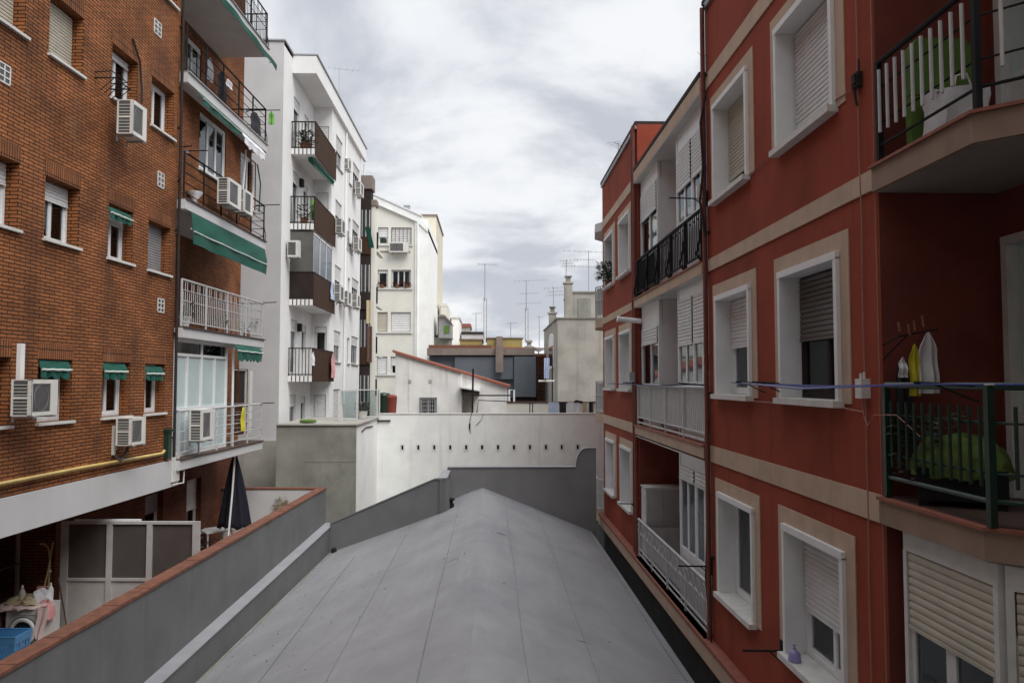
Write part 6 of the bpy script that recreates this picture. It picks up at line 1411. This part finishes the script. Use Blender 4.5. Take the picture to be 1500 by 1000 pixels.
q = front(55.5); m = MB(q); m.prism([(q.U(642), q.Z(642, 495)), (q.U(660), q.Z(660, 495)), (q.U(660), q.Z(660, 474)), (q.U(651), q.Z(651, 464)), (q.U(642), q.Z(642, 464))], -3, 0); m.build('upper_wall', M['shut_g'], t); MB(q).box(q.U(650), q.U(658), .002, .05, q.Z(655, 488), q.Z(655, 477)).build('window', M['c_green'], t)
m = MB(q); m.prism([(q.U(641), q.Z(641, 464)), (q.U(651), q.Z(651, 464)), (q.U(661), q.Z(661, 474)), (q.U(661), q.Z(661, 472)), (q.U(651), q.Z(651, 461)), (q.U(641), q.Z(641, 461))], -3.1, .2); m.build('roof', M['brown_roof'], t)
simple_building('apartment_building', 'distant block below the rooftop houses', -6, 9, 70, 84, 2.3, 'cement_l', 'brown_roof')
simple_building('apartment_building', 'mid distant block carrying the olive rooftop houses', -6.5, 3.4, 59, 69, front(60).Z(740, 512), 'brown_roof', 'redtile')
# grey cement building on the right with chimneys
YK = 38; q = front(YK); z = lambda x, y: q.Z(x, y); X0 = q.U(817); t = thing('apartment_building', 'grey cement building with chimneys and an arched window', 'building', (7, 43, -ZC))
zt = z(850, 467); m = MB(q); m.box(X0, 14, -9.5, 0, -ZC, zt); m.build('wall', M['cement_l'], t)
m = MB(q); m.box(X0 - .06, 14, -9.6, .05, zt + .002, zt + .07); m.build('roof_edge', M['cement'], t)
q4 = front(40); m = MB(q4); x0, x1 = q4.U(838), 8; m.box(x0, x1, -4, 0, zt + .07, q4.Z(850, 429)); m.build('roof_room', M['cement_l'], t); MB(q4).box(x0 - .05, x1, -4.1, .06, q4.Z(850, 429) + .002, q4.Z(850, 428) + .05).build('roof_edge', M['cement'], t)
MB(q4).box(q4.U(847), q4.U(866), .002, .03, zt + .2, q4.Z(850, 437)).build('door_panel', M['cement'], t)
for x0, x1, y, Yc in ((828, 839, 415, 39.5), (805, 815, 459, 44)):
    q4 = front(Yc); m = MB(q4); w0, w1 = q4.U(x0), q4.U(x1); zz = q4.Z(x0, y); m.box(w0, w1, -.5, 0, zt + .07, zz).box(w0 - .06, w1 + .06, -.56, .06, zz, zz + .07); o = m.build('chimney', M['cement_l'], t)
    m = MB(q4); m.box(w0 + .08, w1 - .08, -.42, -.08, zz + .07, zz + .34).box(w0 + .02, w1 - .02, -.48, -.02, zz + .34, zz + .40); m.build('chimney_pot', M['cement'], o)
SK2 = side(X0, -1); u0, u1 = SK2.U(812), SK2.U(805); zz0, zz1 = SK2.Z(808, 540), SK2.Z(808, 505)
if u0 > u1: u0, u1 = u1, u0
m = MB(SK2); m.prism([(u0, zz0), (u1, zz0), (u1, zz1)] + [((u0 + u1) / 2 + (u1 - u0) / 2 * math.cos(a), zz1 + .6 * math.sin(a)) for a in [i * math.pi / 8 for i in range(1, 8)]] + [(u0, zz1)], .002, .06); o = m.build('window', M['white'], t)
MB(SK2).box(u0 + .2, u1 - .2, .061, .07, zz0 + .15, zz1 - .1).build('pane', M['dark_pane'], o)
q4 = front(35.8); tag(MB(q4).sheet(lambda a, b: (q4.U(797) + .26 * a * (1 - .2 * b), .03 * math.sin(a * 14 + b * 3), q4.Z(800, 524) - .95 * b), 14, 8, .008).build('hanging_cloth', M['c_blue'], None), 'long pale cloth hanging beside the grey cement building', 'laundry')
q4 = front(36); t = thing('pergola', 'dark post frame at the left of the grey cement building', 'frame', tuple(q4.P(q4.U(805), 0, -2.2))); m = MB(q4)
for x in (799, 809): m.tube([(q4.U(x), 0, -2.2), (q4.U(x), 0, q4.Z(x, 524 if x > 800 else 556))], .035, 5)
m.build('post', M['pipe'], t); m = MB(q4); m.tube([(q4.U(789), 0, q4.Z(790, 558)), (q4.U(812), 0, q4.Z(812, 558))], .05, 5); m.build('beam', M['ac'], t)
# aerials beyond
def ant(x, yb, yt, Y, label, **kw):
    q = front(Y); zb = q.Z(x, yb); antenna((q.U(x), Y, zb), q.Z(x, yt) - zb, label, r=.04 * Y / 60, **kw)
ant(710, 497, 386, 63, 'tall lattice aerial rising beside the olive rooftop house', boom=1.6, els=6, lattice=True, ang=.5)
ant(771, 500, 410, 62, 'lattice aerial with three booms right of the olive house', boom=2.6, els=8, lattice=True, ang=.1, second=True)
ant(811, 452, 420, 44.2, 'aerial with three booms above the small cement chimney', boom=1.5, els=7, ang=.0, second=True)
ant(830, 406, 380, 39.3, 'aerial on the tall cement chimney', boom=.9, els=6, ang=.1, second=True)
ant(863, 429, 367, 41, 'tall aerial on the roof room of the cement building', boom=2.0, els=8, ang=3.0, second=True)
ant(748, 497, 472, 64, 'short aerial on the olive rooftop house', boom=.8, els=4)
ant(790, 508, 463, 60, 'thin aerial mast left of the grey cement building', boom=.4, els=2)
ant(697, 486, 458, 70, 'faint aerial above the pale grey rooftop house', boom=.8, els=4)
ant(645, 462, 448, 56, 'short aerial on the dark rooftop shelter', boom=.8, els=4, ang=.2)
for x in (789, 708): pass
q4 = front(61); c = q4.P(q4.U(789), 0, q4.Z(789, 515)); t = thing('satellite_dish', 'pale satellite dish left of the grey cement building', 'dish', tuple(c)); m = MB(); m.tube([c + Vector((0, 0, -1)), c], .05, 5); m.build('mast', M['steel'], t); m = MB(); m.lathe(c + Vector((0, 0, 0)), [(.05, 0), (.4, .12), (.55, .3), (.5, .3)], 14); o = m.build('dish', M['white'], t)

# unseen wall of the building behind the camera, added and heightened to darken recesses
struct(MB().box(-16, 13, -1.6, -1.2, -ZC, 11).build('unseen_end_wall', M['cream'], None))
